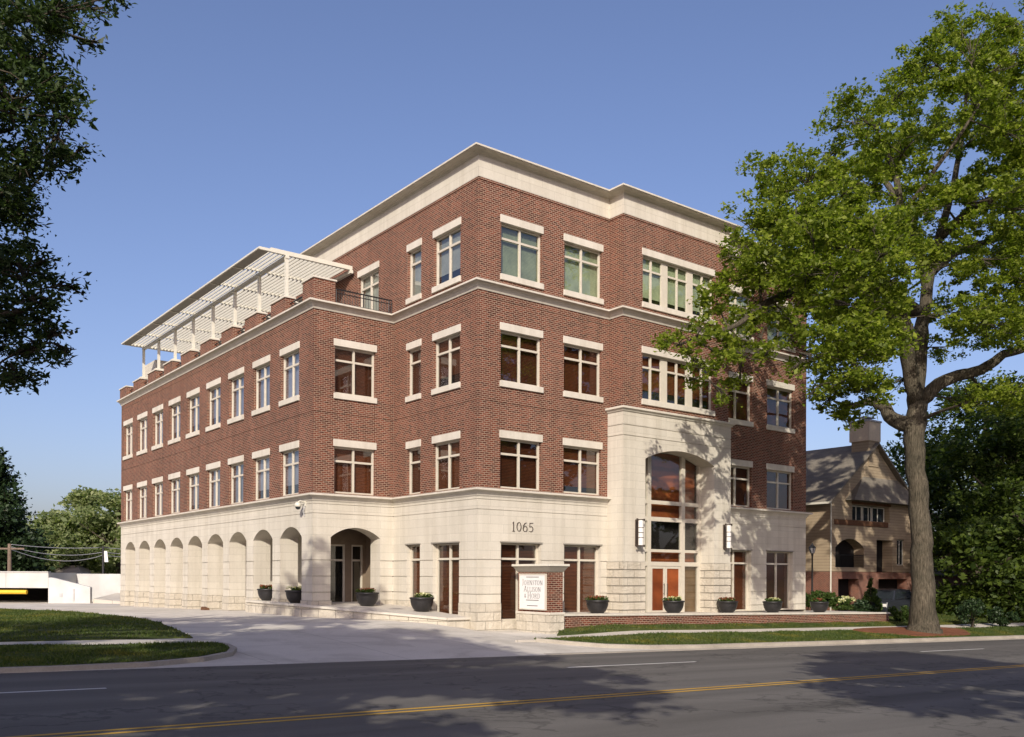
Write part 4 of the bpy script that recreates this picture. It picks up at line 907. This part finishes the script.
img = [(962, 35, 38), (930, 70, 34), (990, 60, 46), (895, 95, 36), (1015, 30, 30), (858, 120, 38), (905, 140, 46), (960, 110, 50), (1005, 130, 46), (815, 165, 36), (780, 180, 30), (760, 168, 20), (860, 180, 46), (920, 200, 44), (980, 200, 48), (1030, 170, 50),
 (752, 212, 22), (790, 225, 34), (835, 225, 38), (880, 240, 40), (940, 250, 38), (1000, 260, 44), (745, 245, 22), (770, 270, 30), (810, 265, 30), (735, 280, 22), (715, 300, 20), (745, 315, 22), (700, 335, 18), (775, 310, 22), (680, 345, 14), (662, 342, 10), (720, 350, 18), (745, 345, 18), (700, 365, 14), (738, 378, 12), (725, 395, 9), (790, 330, 16), (690, 380, 9),
 (850, 290, 26), (835, 320, 20), (860, 345, 24), (825, 350, 14), (845, 385, 18), (870, 390, 20), (820, 405, 12), (838, 415, 11), (895, 380, 16), (890, 300, 28), (875, 330, 22), (850, 420, 9),
 (960, 310, 36), (1000, 320, 40), (945, 345, 20), (1035, 300, 44), (985, 395, 24), (1020, 390, 36), (960, 400, 16), (1010, 95, 36), (1025, 140, 36), (1012, 210, 36), (1022, 280, 32), (1020, 60, 34), (1018, 330, 24), (1060, 240, 60), (1075, 150, 60), (1070, 60, 50), (1090, 330, 50), (1120, 220, 60)]
rng0 = np.random.default_rng(5); clumps = []
for px, py, r in img:
    aa = abs(px-930)/PXM; half = max(1.2, 6.5*(1-min(1, aa/13)**1.5)); rm = r/PXM
    base = -10.5*min(1, max(0, (905-px)/190)) if py > 200 else -6.5*min(1, max(0, (900-px)/200))
    if 280 < py and 790 < px < 880: base = -8.0
    n = 1 if r < 24 else (2 if r < 40 else 3)
    for k in range(n):
        b_ = base+(0 if n == 1 else np.linspace(-half, half, n)[k]*.75)+rng0.uniform(-.8, .8)
        clumps.append((I(px+rng0.uniform(-.25, .25)*r*(n > 1), py+rng0.uniform(-.2, .2)*r*(n > 1), b_), rm*(1 if n == 1 else .88)))
for px, py, r, b_ in ((835, 300, 26, -9), (865, 325, 24, -8.5), (845, 350, 22, -9), (815, 300, 20, -9.5), (860, 375, 20, -8), (830, 372, 15, -9), (880, 350, 20, -7), (800, 270, 24, -9.5), (850, 260, 30, -9), (780, 250, 26, -9.5), (890, 280, 28, -8), (820, 240, 28, -9), (880, 230, 28, -8.5), (850, 405, 13, -8)):
    clumps.append((I(px, py, b_), r/PXM*.92)); clumps.append((I(px+rng0.uniform(-8, 8), py+rng0.uniform(-8, 8), b_+rng0.uniform(-1, 1)), r/PXM*.8))
for px, py, r in ((800, 265, 28), (830, 275, 28), (860, 285, 28), (885, 300, 26), (815, 235, 30), (850, 245, 30), (880, 255, 30), (800, 205, 28), (835, 205, 30), (870, 215, 30), (775, 255, 24), (855, 320, 24), (825, 310, 20), (880, 335, 20)):
    for _ in range(1): clumps.append((I(px+rng0.uniform(-10, 10), py+rng0.uniform(-10, 10), -11.5+rng0.uniform(-1.2, 1.2)), r/PXM*.85))
for px, py, r in ((776, 352, 13), (792, 340, 15), (808, 362, 17), (822, 328, 18), (835, 350, 18), (850, 330, 20), (858, 372, 17), (786, 368, 10), (764, 362, 9), (838, 386, 13), (870, 350, 18), (815, 388, 11), (800, 322, 16), (760, 335, 12), (745, 350, 10)):
    for _ in range(1 if px < 806 else 2): clumps.append((I(px+rng0.uniform(-8, 8), py+rng0.uniform(-7, 7), -11.6+rng0.uniform(-1.0, 1.0)), r/PXM*.72))
tree('oak_tree', 'tall old oak with fresh green leaves and thick pale trunk by the kerb', 'tree', (BX, BY, -.42), limbs, clumps, 260000, .135, 'oak', 'bark', 11, aspect=.6, sprays=.19, sub=22, twigs=8)

# oak at the left edge, standing outside the frame, its boughs reaching in
def Lc(px, py, d): return plan((px-512)/926.87*d, d, 1.97+(575.6-py)/926.87*d)
LB = Vector((-21.2, -5.2, 0)); lz = Sf(LB.x, LB.y)+.1
def L_(px, py, d): v = Lc(px, py, d); return (v.x-LB.x, v.y-LB.y, v.z-lz)
limbs = [([(0, 0, -.3), (0, 0, 1.5), (.1, 0, 3.0), (.2, .1, 5), (.1, .3, 7), (0, .3, 10), (.2, 0, 12)], [.75, .6, .52, .5, .4, .25, .06])]
for px, py, d in ((60, 20, 16.5), (40, 130, 15.5), (50, 190, 16.5), (30, 260, 15.5), (60, 310, 15.5), (20, 380, 16)):
    e = Vector(L_(px-30, py, d)); h0 = max(3.2, min(9, e.z-2.4)); limbs.append(([(.1, .1, h0), (e.x*.35, e.y*.35, h0+(e.z-h0)*.5+.3), (e.x*.7, e.y*.7, e.z-.3), tuple(e)], [.22, .15, .09, .03]))
img = [(10, 20, 60), (60, 10, 34), (95, 8, 16), (30, 60, 34), (118, -6, 14), (10, 100, 50), (55, 95, 26), (72, 118, 18), (50, 150, 26), (20, 170, 40), (60, 165, 16), (80, 150, 10), (10, 210, 36), (15, 265, 40), (45, 262, 16), (35, 300, 26), (60, 285, 12), (76, 290, 9), (10, 330, 40), (40, 350, 24), (55, 330, 14), (25, 380, 18), (10, 375, 24), (66, 352, 9), (30, 225, 16), (90, 45, 12), (-40, 60, 70), (-50, 180, 70), (-50, 300, 70), (-60, 380, 40), (-120, 100, 80), (-130, 240, 80), (-60, -20, 60), (-130, -20, 80)]
rng0 = np.random.default_rng(8); clumps = []
for px, py, r in img:
    n = 1 if r < 22 else 2
    for k in range(n):
        d = 16.2+rng0.uniform(-1.6, 1.6); clumps.append((L_(px, py, d), r/926.87*d*(.95 if n == 2 else 1)))
for k in range(22):
    a = rng0.uniform(0, 2*math.pi); q = rng0.uniform(1.5, 4.3); clumps.append(((q*math.cos(a), q*math.sin(a), rng0.uniform(5.5, 9.8)), rng0.uniform(1.1, 1.6)))
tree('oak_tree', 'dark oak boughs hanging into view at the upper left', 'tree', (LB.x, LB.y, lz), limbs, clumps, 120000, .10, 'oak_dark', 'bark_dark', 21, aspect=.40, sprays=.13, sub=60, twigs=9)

# street oaks out of view across the road and to the right: they throw the shade on the road and lawns
shade = 'tall shade trees lining the road'
for i, (x, y, H, W, n) in enumerate(((-27, -25.3, 18, 14, 26000), (-10.5, -31, 15, 10, 16000), (20.6, -25.2, 17, 11, 14000), (-38, -25.4, 18, 13, 16000))):
    simple_tree('shade_tree', ['broad street tree behind the viewpoint, left', 'broad street tree behind the viewpoint, right', 'street tree just beyond the right edge near the road', 'street tree far off to the left on the near verge'][i], 'tree', (x, y, Sf(x, y)), H, W, n, .42, 'oak_dark', 'bark_dark', 40+i, shade, .35, 38, .4, 1.0)

for i, (x, y, H, W) in enumerate(((4, -52, 15, 13), (22, -47, 14, 12), (40, -50, 16, 14), (58, -46, 14, 13), (-41, 16, 13, 11), (-46, 34, 14, 12), (-40, 52, 13, 12))):  # unseen trees added so the panes have crowns to reflect
    simple_tree('reflection_tree', 'leafy unseen tree added for window reflections, '+('opposite the entrance', 'opposite the right windows', 'across the road near the house', 'farthest along the road', 'left of the long lawn', 'left of the driveway', 'beyond the garage end')[i], 'tree', (x, y, Sf(x, y)), H, W, 9000, .7, 'mid_leaf', 'bark_dark', 120+i, 'unseen trees added for window reflections', .18, 30, .35, .9)

# trees behind: left
def far(px, d, *a, **k): p = plan((px-512)/926.87*d, d); return (p.x, p.y, Sf(p.x, p.y)-.3)
simple_tree('magnolia_tree', 'dense dark evergreen tree at the left edge', 'tree', far(-17, 78), 12.8, 9.0, 30000, .34, 'magnolia', 'bark_dark', 60, None, .04, 100, .35, .62, .55, .5)
for i, (px, d, H, W) in enumerate(((52, 96, 8.6, 9), (88, 104, 11.6, 11), (118, 98, 10.8, 11), (22, 108, 7.6, 9), (150, 110, 12.5, 12))):
    simple_tree('background_tree', ['light green tree between the dark evergreen and the taller crown', 'tallest light green tree behind the white garage', 'leafy tree partly hidden by the building corner', 'low pale tree beside the dark evergreen', 'tree hidden mostly behind the left end of the building'][i], 'tree', far(px, d), H, W, 16000, .40, 'far_hazy_leaf', 'bark_dark', 70+i, 'trees behind the white garage', .1, 40, .3, .8, .55, .55)
# right
for i, (px, d, H, W, n) in enumerate(((985, 66, 17.5, 17, 30000), (1040, 58, 15, 14, 26000), (945, 84, 15, 12, 14000), (890, 96, 11, 10, 9000), (1015, 84, 17, 14, 14000), (975, 56, 6.5, 8, 18000))):
    simple_tree('background_tree', ['broad dark tree behind the oak trunk on the right', 'dark tree cut off by the right edge', 'tree behind the tan house roof', 'small tree seen past the house chimney', 'tall far tree behind the dark crowns on the right', 'low leafy tree right of the oak trunk'][i], 'tree', far(px, d), H, W, n, .28, 'mid_leaf' if i in (0, 1, 4, 5) else 'far_hazy_leaf', 'bark_dark', 80+i, 'trees behind the house', .16 if i < 5 else .05, 46, .35, .9, .55, .5)

# ------------------------------------------------------------------ house on the right
hs = thing('house', 'tan clapboard house with steep grey roof, chimney and brick ground floor', 'house', (28.04, 3.89, .276))
hs.scale = (.86, .86, .86)
HX = 35.8; hb = -1.0
def hb_(mb, x0, x1, y0, y1, z0, z1): mb.box(x0-HX, x1-HX, y0-9, y1-9, z0, z1)
m_ = MB(); FHY = lambda u, d, z: (u-HX, d, z); FHX = lambda u, d, z: (d, u-9, z)
wall(m_, FHY, 35.8, 46.6, 2.4, 7.3, [(38.4, 43.2, 6.0, 7.1, .6), (36.4, 39.9, 2.7, 4.7, .8), (41.5, 43.6, 2.4, 4.7, .8), (44.2, 45.2, 2.9, 4.8, .15)])
m_.poly([(0, 0, 7.3), (10.8, 0, 7.3), (5.4, 0, 11.4)])
wall(m_, FHX, 9, 24, 2.4, 7.3, [(11.5, 12.6, 4.2, 6.2, .15), (15, 16.1, 4.2, 6.2, .15)])
wall(m_, lambda u, d, z: (10.8-d, u-9, z), 9, 24, 2.4, 7.3)
archfill(m_, FHY, 36.4, 39.9, 4.05, 4.68, 0, .8, 4.7)
m_.build('siding_wall', 'siding', hs)
m_ = MB(); wall(m_, lambda u, d, z: (u-HX, d-.03, z), 35.77, 46.6, hb, 2.38, [(36.7, 39.2, hb, 1.9, .8), (41.7, 45.6, hb, 1.9, .8)]); wall(m_, lambda u, d, z: (d-.03, u-9, z), 8.97, 24, hb, 2.38); m_.build('brick_base', 'redbrick', hs)
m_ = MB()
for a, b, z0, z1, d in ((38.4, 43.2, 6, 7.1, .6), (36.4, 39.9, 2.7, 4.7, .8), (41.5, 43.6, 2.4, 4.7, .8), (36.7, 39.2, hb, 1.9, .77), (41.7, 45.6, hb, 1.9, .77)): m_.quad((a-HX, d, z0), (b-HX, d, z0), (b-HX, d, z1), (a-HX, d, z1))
m_.build('opening', 'dark', hs, fix=False)  # black sheets paint the unlit depth of the openings
m_ = MB()
for (x0, x1, z0, z1) in ((-.35, 5.4, 7.05, 11.55), ):
    th = .12
    m_.prism([(-.5, -.35, 6.98), (5.4, -.35, 11.48), (5.4, -.35, 11.62), (-.5, -.35, 7.12)], (0, 15.6, 0)); m_.prism([(11.3, -.35, 6.98), (5.4, -.35, 11.48), (5.4, -.35, 11.62), (11.3, -.35, 7.12)], (0, 15.6, 0))
m_.build('roof', 'shingle', hs)
m_ = MB(); m_.hexa([(1.7, -.75, 7.32), (10.6, -.75, 7.32), (10.6, .3, 7.32), (1.7, .3, 7.32), (4.0, .02, 9.15), (8.6, .02, 9.15), (8.6, .3, 9.15), (4.0, .3, 9.15)]); m_.build('porch_roof', 'shingle', hs)
m_ = MB(); m_.box(.45, 7.1, -.08, -.002, 5.62, 5.98); m_.box(2.55, 7.5, -.05, .0, 7.12, 7.3); m_.build('balcony_band', 'wood_and_shade', hs)
m_ = MB(); m_.box(4.55, 5.85, -.06, 1.3, 9.9, 11.9); ch = m_.build('chimney', 'siding', hs)
m_ = MB(); m_.box(4.46, 5.94, -.14, 1.42, 11.7, 13.05); m_.build('chimney_stack', 'tan_trim', ch)
m_ = MB(); m_.box(4.4, 6.0, -.2, 1.48, 13.05, 13.17); m_.tube([(4.85, .6, 13.17), (4.85, .6, 13.4)], .22, 10); m_.tube([(5.5, .6, 13.17), (5.5, .6, 13.4)], .22, 10); m_.box(4.55, 5.85, .2, 1.1, 13.4, 13.46); m_.build('chimney_cap', 'grey', ch)
for a, b in ((2.85, 4.3), (4.4, 5.5), (5.6, 7.2)):
    m_ = MB(); m_.box(a, a+.07, .3, .36, 6.0, 7.05); m_.box(b-.07, b, .3, .36, 6.0, 7.05); m_.box(a, b, .3, .36, 6.98, 7.06); m_.box(a+.7, a+.75, .3, .36, 6.0, 7.05); wo = m_.build('window', 'white', hs)
    m_ = MB(); m_.quad((a, .34, 6), (b, .34, 6), (b, .34, 7.05), (a, .34, 7.05)); m_.build('pane', 'carglass', wo, fix=False)
for y0 in (2.5, 6.0):
    m_ = MB(); m_.box(.05, .12, y0, y0+1.1, 4.2, 4.27); m_.box(.05, .12, y0, y0+1.1, 6.13, 6.2); m_.box(.05, .12, y0, y0+.07, 4.2, 6.2); m_.box(.05, .12, y0+1.03, y0+1.1, 4.2, 6.2); m_.box(.05, .12, y0+.5, y0+.56, 4.2, 6.2); wo = m_.build('window', 'white', hs)
    m_ = MB(); m_.quad((.1, y0, 4.2), (.1, y0+1.1, 4.2), (.1, y0+1.1, 6.2), (.1, y0, 6.2)); m_.build('pane', 'carglass', wo, fix=False)
m_ = MB(); m_.box(8.4, 9.4, .1, .16, 2.9, 2.97); m_.box(8.4, 9.4, .1, .16, 4.73, 4.8); m_.box(8.4, 8.47, .1, .16, 2.9, 4.8); m_.box(9.33, 9.4, .1, .16, 2.9, 4.8); m_.box(8.87, 8.93, .1, .16, 2.9, 4.8); wo = m_.build('window', 'white', hs)
m_ = MB(); m_.quad((8.4, .13, 2.9), (9.4, .13, 2.9), (9.4, .13, 4.8), (8.4, .13, 4.8)); m_.build('pane', 'carglass', wo, fix=False)
m_ = MB(); m_.tube([(-.06, -.08, 7.0), (-.02, -.06, 6.8), (-.02, -.06, hb)], .05, 6); m_.box(-.62, -.5, -.4, 15.2, 6.96, 7.1); m_.build('gutter', 'white', hs)
m_ = MB()
for x in np.arange(.7, 4.1, .14): m_.tube([(x, .04, 2.7), (x, .04, 3.55)], .016, 4)
m_.tube([(.6, .04, 3.55), (4.1, .04, 3.55)], .03, 6); m_.build('balcony_rail', 'black', hs)
# dark brick garden wall and low building beyond the oak
bk = thing('brick_outbuilding', 'dark brick building in deep shade at the right edge', 'building', tuple(plan(35, 57, -1.0)), YAW)
m_ = MB(); wall(m_, lambda u, d, z: (u, d, z), -6, 22, 0, 3.2, [(-4.6, -3.4, .2, 2.3, .2), (1, 2.2, 1.1, 2.3, .2), (5, 6.2, 1.1, 2.3, .2)]); wall(m_, lambda u, d, z: (-6+d, u, z), 0, 9, 0, 3.2); m_.build('wall', 'redbrick', bk)
m_ = MB(); m_.prism([(-6.4, -.4, 3.15), (-6.4, 4.5, 4.9), (-6.4, 9.4, 3.15)], (28.8, 0, 0)); m_.build('roof', 'shingle', bk)
m_ = MB(); m_.quad((-4.6, .2, .2), (-3.4, .2, .2), (-3.4, .2, 2.3), (-4.6, .2, 2.3)); m_.build('door', 'wood_and_shade', bk, fix=False)
for a in (1, 5): m_ = MB(); m_.quad((a, .2, 1.1), (a+1.2, .2, 1.1), (a+1.2, .2, 2.3), (a, .2, 2.3)); m_.build('window', 'carglass', bk, fix=False)

# street lamp, shrubs, car
lp = thing('lamp_post', 'slim black lamp post with lantern head before the tan house', 'lamp post', (23.76, 2.17, Sf(23.76, 2.17)))
m_ = MB(); m_.lathe([(.12, 0), (.12, .25), (.07, .35), (.05, .8), (.042, 3.3), (.07, 3.34), (.05, 3.4), (.09, 3.44)], n=12); m_.build('pole', 'black', lp, smooth=True)
m_ = MB(); m_.lathe([(.1, 3.44), (.17, 3.72)], n=6); m_.build('lantern_glass', 'grey', lp)
m_ = MB(); m_.lathe([(.2, 3.72), (.16, 3.78), (.05, 3.9), (.02, 4.0), (0, 4.02)], n=6)
for k in range(6): a = k*math.pi/3; m_.tube([(.102*math.cos(a), .102*math.sin(a), 3.44), (.173*math.cos(a), .173*math.sin(a), 3.72)], .014, 4)
m_.build('lantern_cap', 'black', lp)
def shrub(name, label, cat, loc, rad, n, size, mat, seed, shape='ball', group=None, k=16):
    rng = np.random.default_rng(seed); t = thing(name, label, cat, loc, 0, group)
    rx, ry, rz = rad; cen = []; rr = []
    for i in range(k):
        if shape == 'cone':
            z = rng.uniform(.02, .95); a = rng.uniform(0, 6.28); q = (1-z)*.75; cen.append((rx*q*math.cos(a), ry*q*math.sin(a), z*rz*2)); rr.append((rx*.34*(1.1-z), ry*.34*(1.1-z), rz*.2))
        elif shape == 'box':
            cen.append((rng.uniform(-rx, rx), rng.uniform(-ry, ry), rng.uniform(.2, 1.9)*rz)); rr.append((rx*.16+.12, ry*.4, rz*.35))
        else:
            d = rng.normal(size=3); d /= np.linalg.norm(d); cen.append((d[0]*rx*.7, d[1]*ry*.7, rz+d[2]*rz*.7)); rr.append((rx*.36, ry*.36, rz*.34))
    V, F = leaf_cloud(rng, cen, rr, n, size, .6); V[:, 2] = np.maximum(V[:, 2], 0); mesh_np('foliage', V, F, mat, t)
    m_ = MB()
    for _ in range(5): c = cen[rng.integers(0, k)]; m_.tube([(rng.uniform(-.06, .06), rng.uniform(-.06, .06), -.1), (c[0]*.5, c[1]*.5, c[2]*.6), c], [.03, .02, .008], 5)
    m_.build('stem', 'bark_dark', t)
    return t
def gz(x, y): return Sf(x, y)+.08
shrub('hedge', 'long clipped hedge behind the planter at the terrace end', 'hedge', (23.4, 2.3, ZT(24)-.1), (2.4, .5, .55), 3600, .16, 'shrub', 1, 'box', None, 34)
shrub('shrub', 'leafy shrub with pale flowers in front of the hedge', 'shrub', (24.1, .6, ZT(24)-.05), (.9, .6, .4), 1300, .13, 'shrub', 2, 'ball', 'shrubs at the terrace end')
shrub('shrub', 'low dark shrub on the terrace corner', 'shrub', (25.6, .3, gz(25.6, .3)), (.8, .6, .5), 1200, .13, 'magnolia', 3, 'ball', 'shrubs at the terrace end')
shrub('conical_shrub', 'tall conical evergreen shrub before the brick house base', 'shrub', (26.9, .6, gz(26.9, .6)), (.8, .8, 1.05), 2200, .15, 'shrub', 4, 'cone', None, 30)
shrub('shrub', 'round bright green bush left of the oak trunk', 'shrub', (25.6, -1.9, gz(25.6, -1.9)), (.65, .65, .5), 1500, .12, 'shrub', 5, 'ball', 'shrubs at the terrace end')
shrub('shrub', 'dark bush in shade right of the oak trunk', 'shrub', (28.6, -4.1, gz(28.6, -4.1)), (.9, .8, .75), 1500, .14, 'magnolia', 6, 'ball', 'shrubs at the terrace end')
shrub('shrub', 'second dark bush before the brick outbuilding', 'shrub', (31.5, -4.3, gz(31.5, -4.3)), (1.0, .8, .6), 1500, .14, 'magnolia', 7, 'ball', 'shrubs at the terrace end')
V, F = leaf_cloud(np.random.default_rng(9), [(-.5, -.3, .6), (.3, -.4, .65), (0, -.2, .75)], [(.25, .2, .12)]*3, 160, .1, .9); mesh_np('flowers', V, F, 'petal_w', [o for o in COL.objects if o.get('label', '').startswith('leafy shrub with pale')][0])

car = thing('parked_car', 'dark grey estate car parked behind the oak trunk', 'car', (29.8, 1.3, Sf(29.8, 1.3)), R(8))
m_ = MB()
prof = [(-2.2, .32), (-2.28, .55), (-2.2, .88), (-1.3, .98), (-.6, 1.52), (.2, 1.58), (1.5, 1.52), (2.1, 1.05), (2.25, .9), (2.28, .45), (2.2, .32)]
for sgn in (1,):
    n = len(prof); ws = [.86, .88, .88, .86, .66, .64, .66, .84, .88, .88, .86]
    for i in range(n): j = (i+1) % n; m_.quad((prof[i][0], -ws[i], prof[i][1]), (prof[j][0], -ws[j], prof[j][1]), (prof[j][0], ws[j], prof[j][1]), (prof[i][0], ws[i], prof[i][1]))
    for s_ in (-1, 1):
        c = (0, s_*.9, .7)
        for i in range(n): j = (i+1) % n; m_.poly([(prof[i][0], s_*ws[i], prof[i][1]), (prof[j][0], s_*ws[j], prof[j][1]), c])
m_.build('body', 'car', car, bevel=.04)
m_ = MB()
for s_ in (-1, 1): m_.poly([(-1.15, s_*.865, 1.02), (-.6, s_*.70, 1.44), (1.42, s_*.70, 1.44), (1.9, s_*.86, 1.05)])
m_.quad((-1.27, -.78, 1.03), (-.66, -.6, 1.49), (-.66, .6, 1.49), (-1.27, .78, 1.03)); m_.quad((2.06, -.76, 1.12), (1.57, -.6, 1.49), (1.57, .6, 1.49), (2.06, .76, 1.12)); m_.build('window_glass', 'carglass', car, fix=False)
for x in (-1.4, 1.4):
    for s_ in (-1, 1):
        m_ = MB(); m_.tube([(x, s_*.72, .33), (x, s_*.93, .33)], .33, 18); wo = m_.build('wheel', 'rubber', car)
        m_ = MB(); m_.tube([(x, s_*.925, .33), (x, s_*.94, .33)], .2, 14); m_.build('rim', 'grey', wo)
for s_ in (-1, 1): m_ = MB(); m_.box(-2.27, -2.2, s_*.68-.15, s_*.68+.15, .62, .78); m_.build('headlight', 'lamp_white', car)

# ------------------------------------------------------------------ garage, pole and far roof on the left
gp = plan(-34, 62, 0)
gg = thing('parking_garage', 'long low white concrete garage with dark opening at the left', 'garage', (gp.x, gp.y, 0), YAW)
g0 = Sf(gp.x, gp.y)-.3
m_ = MB()
for k in range(6): m_.box(-14+2.825*k+.02, -14+2.825*(k+1)-.02, 0, .3, 1.05, 2.1); m_.box(-14+2.825*(k+1)-.02, -14+2.825*(k+1)+(.02 if k < 5 else 0), .03, .3, 1.05, 2.09)
m_.box(-14, 2.95, -.05, .35, 2.1, 2.16); m_.box(-14, 2.95, .3, 6, 1.9, 2.08); m_.box(2.93, 2.953, .3, 4.0, g0, 2.03); m_.build('deck_wall', 'garage', gg)
m_ = MB(); m_.box(2.952, 14, 4, 4.3, g0, 2.02); m_.build('ramp_back_wall', 'garage', gg)
m_ = MB(); m_.prism([(2.95, 0, g0), (5.75, 0, g0), (5.75, 0, 1.12), (3.2, 0, 1.75), (2.95, 0, 1.75)], (0, .3, 0)); m_.build('ramp_wall', 'garage', gg)
m_ = MB(); m_.box(-14, 2.94, 5.7, 5.98, g0, 1.89); m_.build('inner_wall', 'dark', gg)  # near-black wall, the garage's inner shade put into its colour
for x in (-9.6, -4.4): m_ = MB(); m_.box(x, x+.4, .3, .7, g0, 1.05); m_.build('column', 'garage', gg)
m_ = MB(); m_.tube([(-6, -.25, .78), (1.65, -.25, .78)], .14, 10); m_.build('clearance_bar', 'yellowbar', gg)
m_ = MB(); m_.box(3.7, 3.9, -.03, 0, .45, .7); m_.box(4.6, 4.7, -.05, 0, .2, 1.0); m_.build('wall_box', 'grey', gg)
m_ = MB(); a = Vector((gp.x, gp.y, 0)); 
tag(slab('parking_ramp', [tuple(plan(-28.2, 62.3)[:2]), tuple(plan(-16, 56)[:2]), tuple(plan(-16, 71)[:2]), tuple(plan(-28.2, 71)[:2])], .0, 'walk', zf=lambda x, y: .12+.09*max(0, ((Vector((x-CAM[0], y-CAM[1], 0))).dot(CF)-60)), res=3), kind='structure')
def wirept(px, py, d): v = Lc(px, py, d); return v
up = plan((9-512)/926.87*68, 68); uz = Sf(up.x, up.y)
pl = thing('utility_pole', 'wooden utility pole with crossarm in front of the dark evergreen', 'utility pole', (up.x, up.y, uz))
m_ = MB(); m_.tube([(0, 0, -.3), (0, 0, 4.2-uz)], [.17, .13], 10); m_.build('pole', 'utility', pl)
m_ = MB(); q = CR*1.0; m_.hexa([(-q.x-.05, -q.y-.05, 3.78-uz), (q.x+.05, q.y-.05, 3.78-uz), (q.x+.05, q.y+.05, 3.78-uz), (-q.x-.05, -q.y+.05, 3.78-uz), (-q.x-.05, -q.y-.05, 3.9-uz), (q.x+.05, q.y-.05, 3.9-uz), (q.x+.05, q.y+.05, 3.9-uz), (-q.x-.05, -q.y+.05, 3.9-uz)]); m_.build('crossarm', 'utility', pl)
up2 = plan((102.5-512)/926.87*76, 76); uz2 = Sf(up2.x, up2.y)
pl2 = thing('light_pole', 'black light pole with white banner beside the building corner', 'light pole', (up2.x, up2.y, uz2))
m_ = MB(); m_.tube([(0, 0, 0), (0, 0, 4.3-uz2)], [.11, .08], 8); m_.build('pole', 'black', pl2)
m_ = MB(); q = CR; m_.tube([(-q.x*.45, -q.y*.45, 4.2-uz2), (q.x*.45, q.y*.45, 4.2-uz2)], .05, 6); m_.build('arm', 'black', pl2)
m_ = MB(); m_.prism([(q.x*.08, q.y*.08, 3.9-uz2), (q.x*.32, q.y*.32, 3.9-uz2), (q.x*.42, q.y*.42, 3.0-uz2), (q.x*.12, q.y*.12, 3.0-uz2)], (CF.x*.02, CF.y*.02, 0)); m_.build('banner', 'sign_white', pl2)
for i, (y0, y1, sag) in enumerate(((546, 548.5, .12), (548.5, 553, .35), (551, 556, .55))):
    a = Lc(11, y0, 68); b = Lc(103, y1, 76.5); P = []
    for t in np.linspace(0, 1, 12): p_ = a.lerp(b, t); p_.z -= sag*4*t*(1-t)*1.2; P.append(p_)
    e = b.lerp(b+(b-a), .4); P2 = [b.lerp(e, t)-Vector((0, 0, .3*t*(1-t))) for t in np.linspace(0, 1, 5)][1:]
    m_ = MB(); m_.tube(P+P2, .028, 5); tag(m_.build('power_line', 'grey'), ['topmost sagging overhead wire before the trees', 'middle sagging overhead wire before the trees', 'lowest sagging overhead wire before the trees'][i], 'wire', 'overhead wires')
fh = plan((58-512)/926.87*92, 92)
fo = thing('distant_house', 'dark grey hipped roof with brick chimney above the garage wall', 'house', (fh.x, fh.y, 0), YAW)
m_ = MB(); m_.box(-2.2, 2.2, 0, 4, -.5, 1.9); m_.build('wall', 'redbrick', fo)
m_ = MB(); m_.hexa([(-2.5, -.3, 1.9), (2.5, -.3, 1.9), (2.5, 4.3, 1.9), (-2.5, 4.3, 1.9), (-1.0, 1.8, 2.9), (1.0, 1.8, 2.9), (1.0, 2.2, 2.9), (-1.0, 2.2, 2.9)]); r_ = m_.build('roof', 'shingle', fo)
m_ = MB(); m_.box(-.95, -.35, 1.2, 1.8, 2.3, 3.45); m_.build('chimney', 'redbrick', r_)
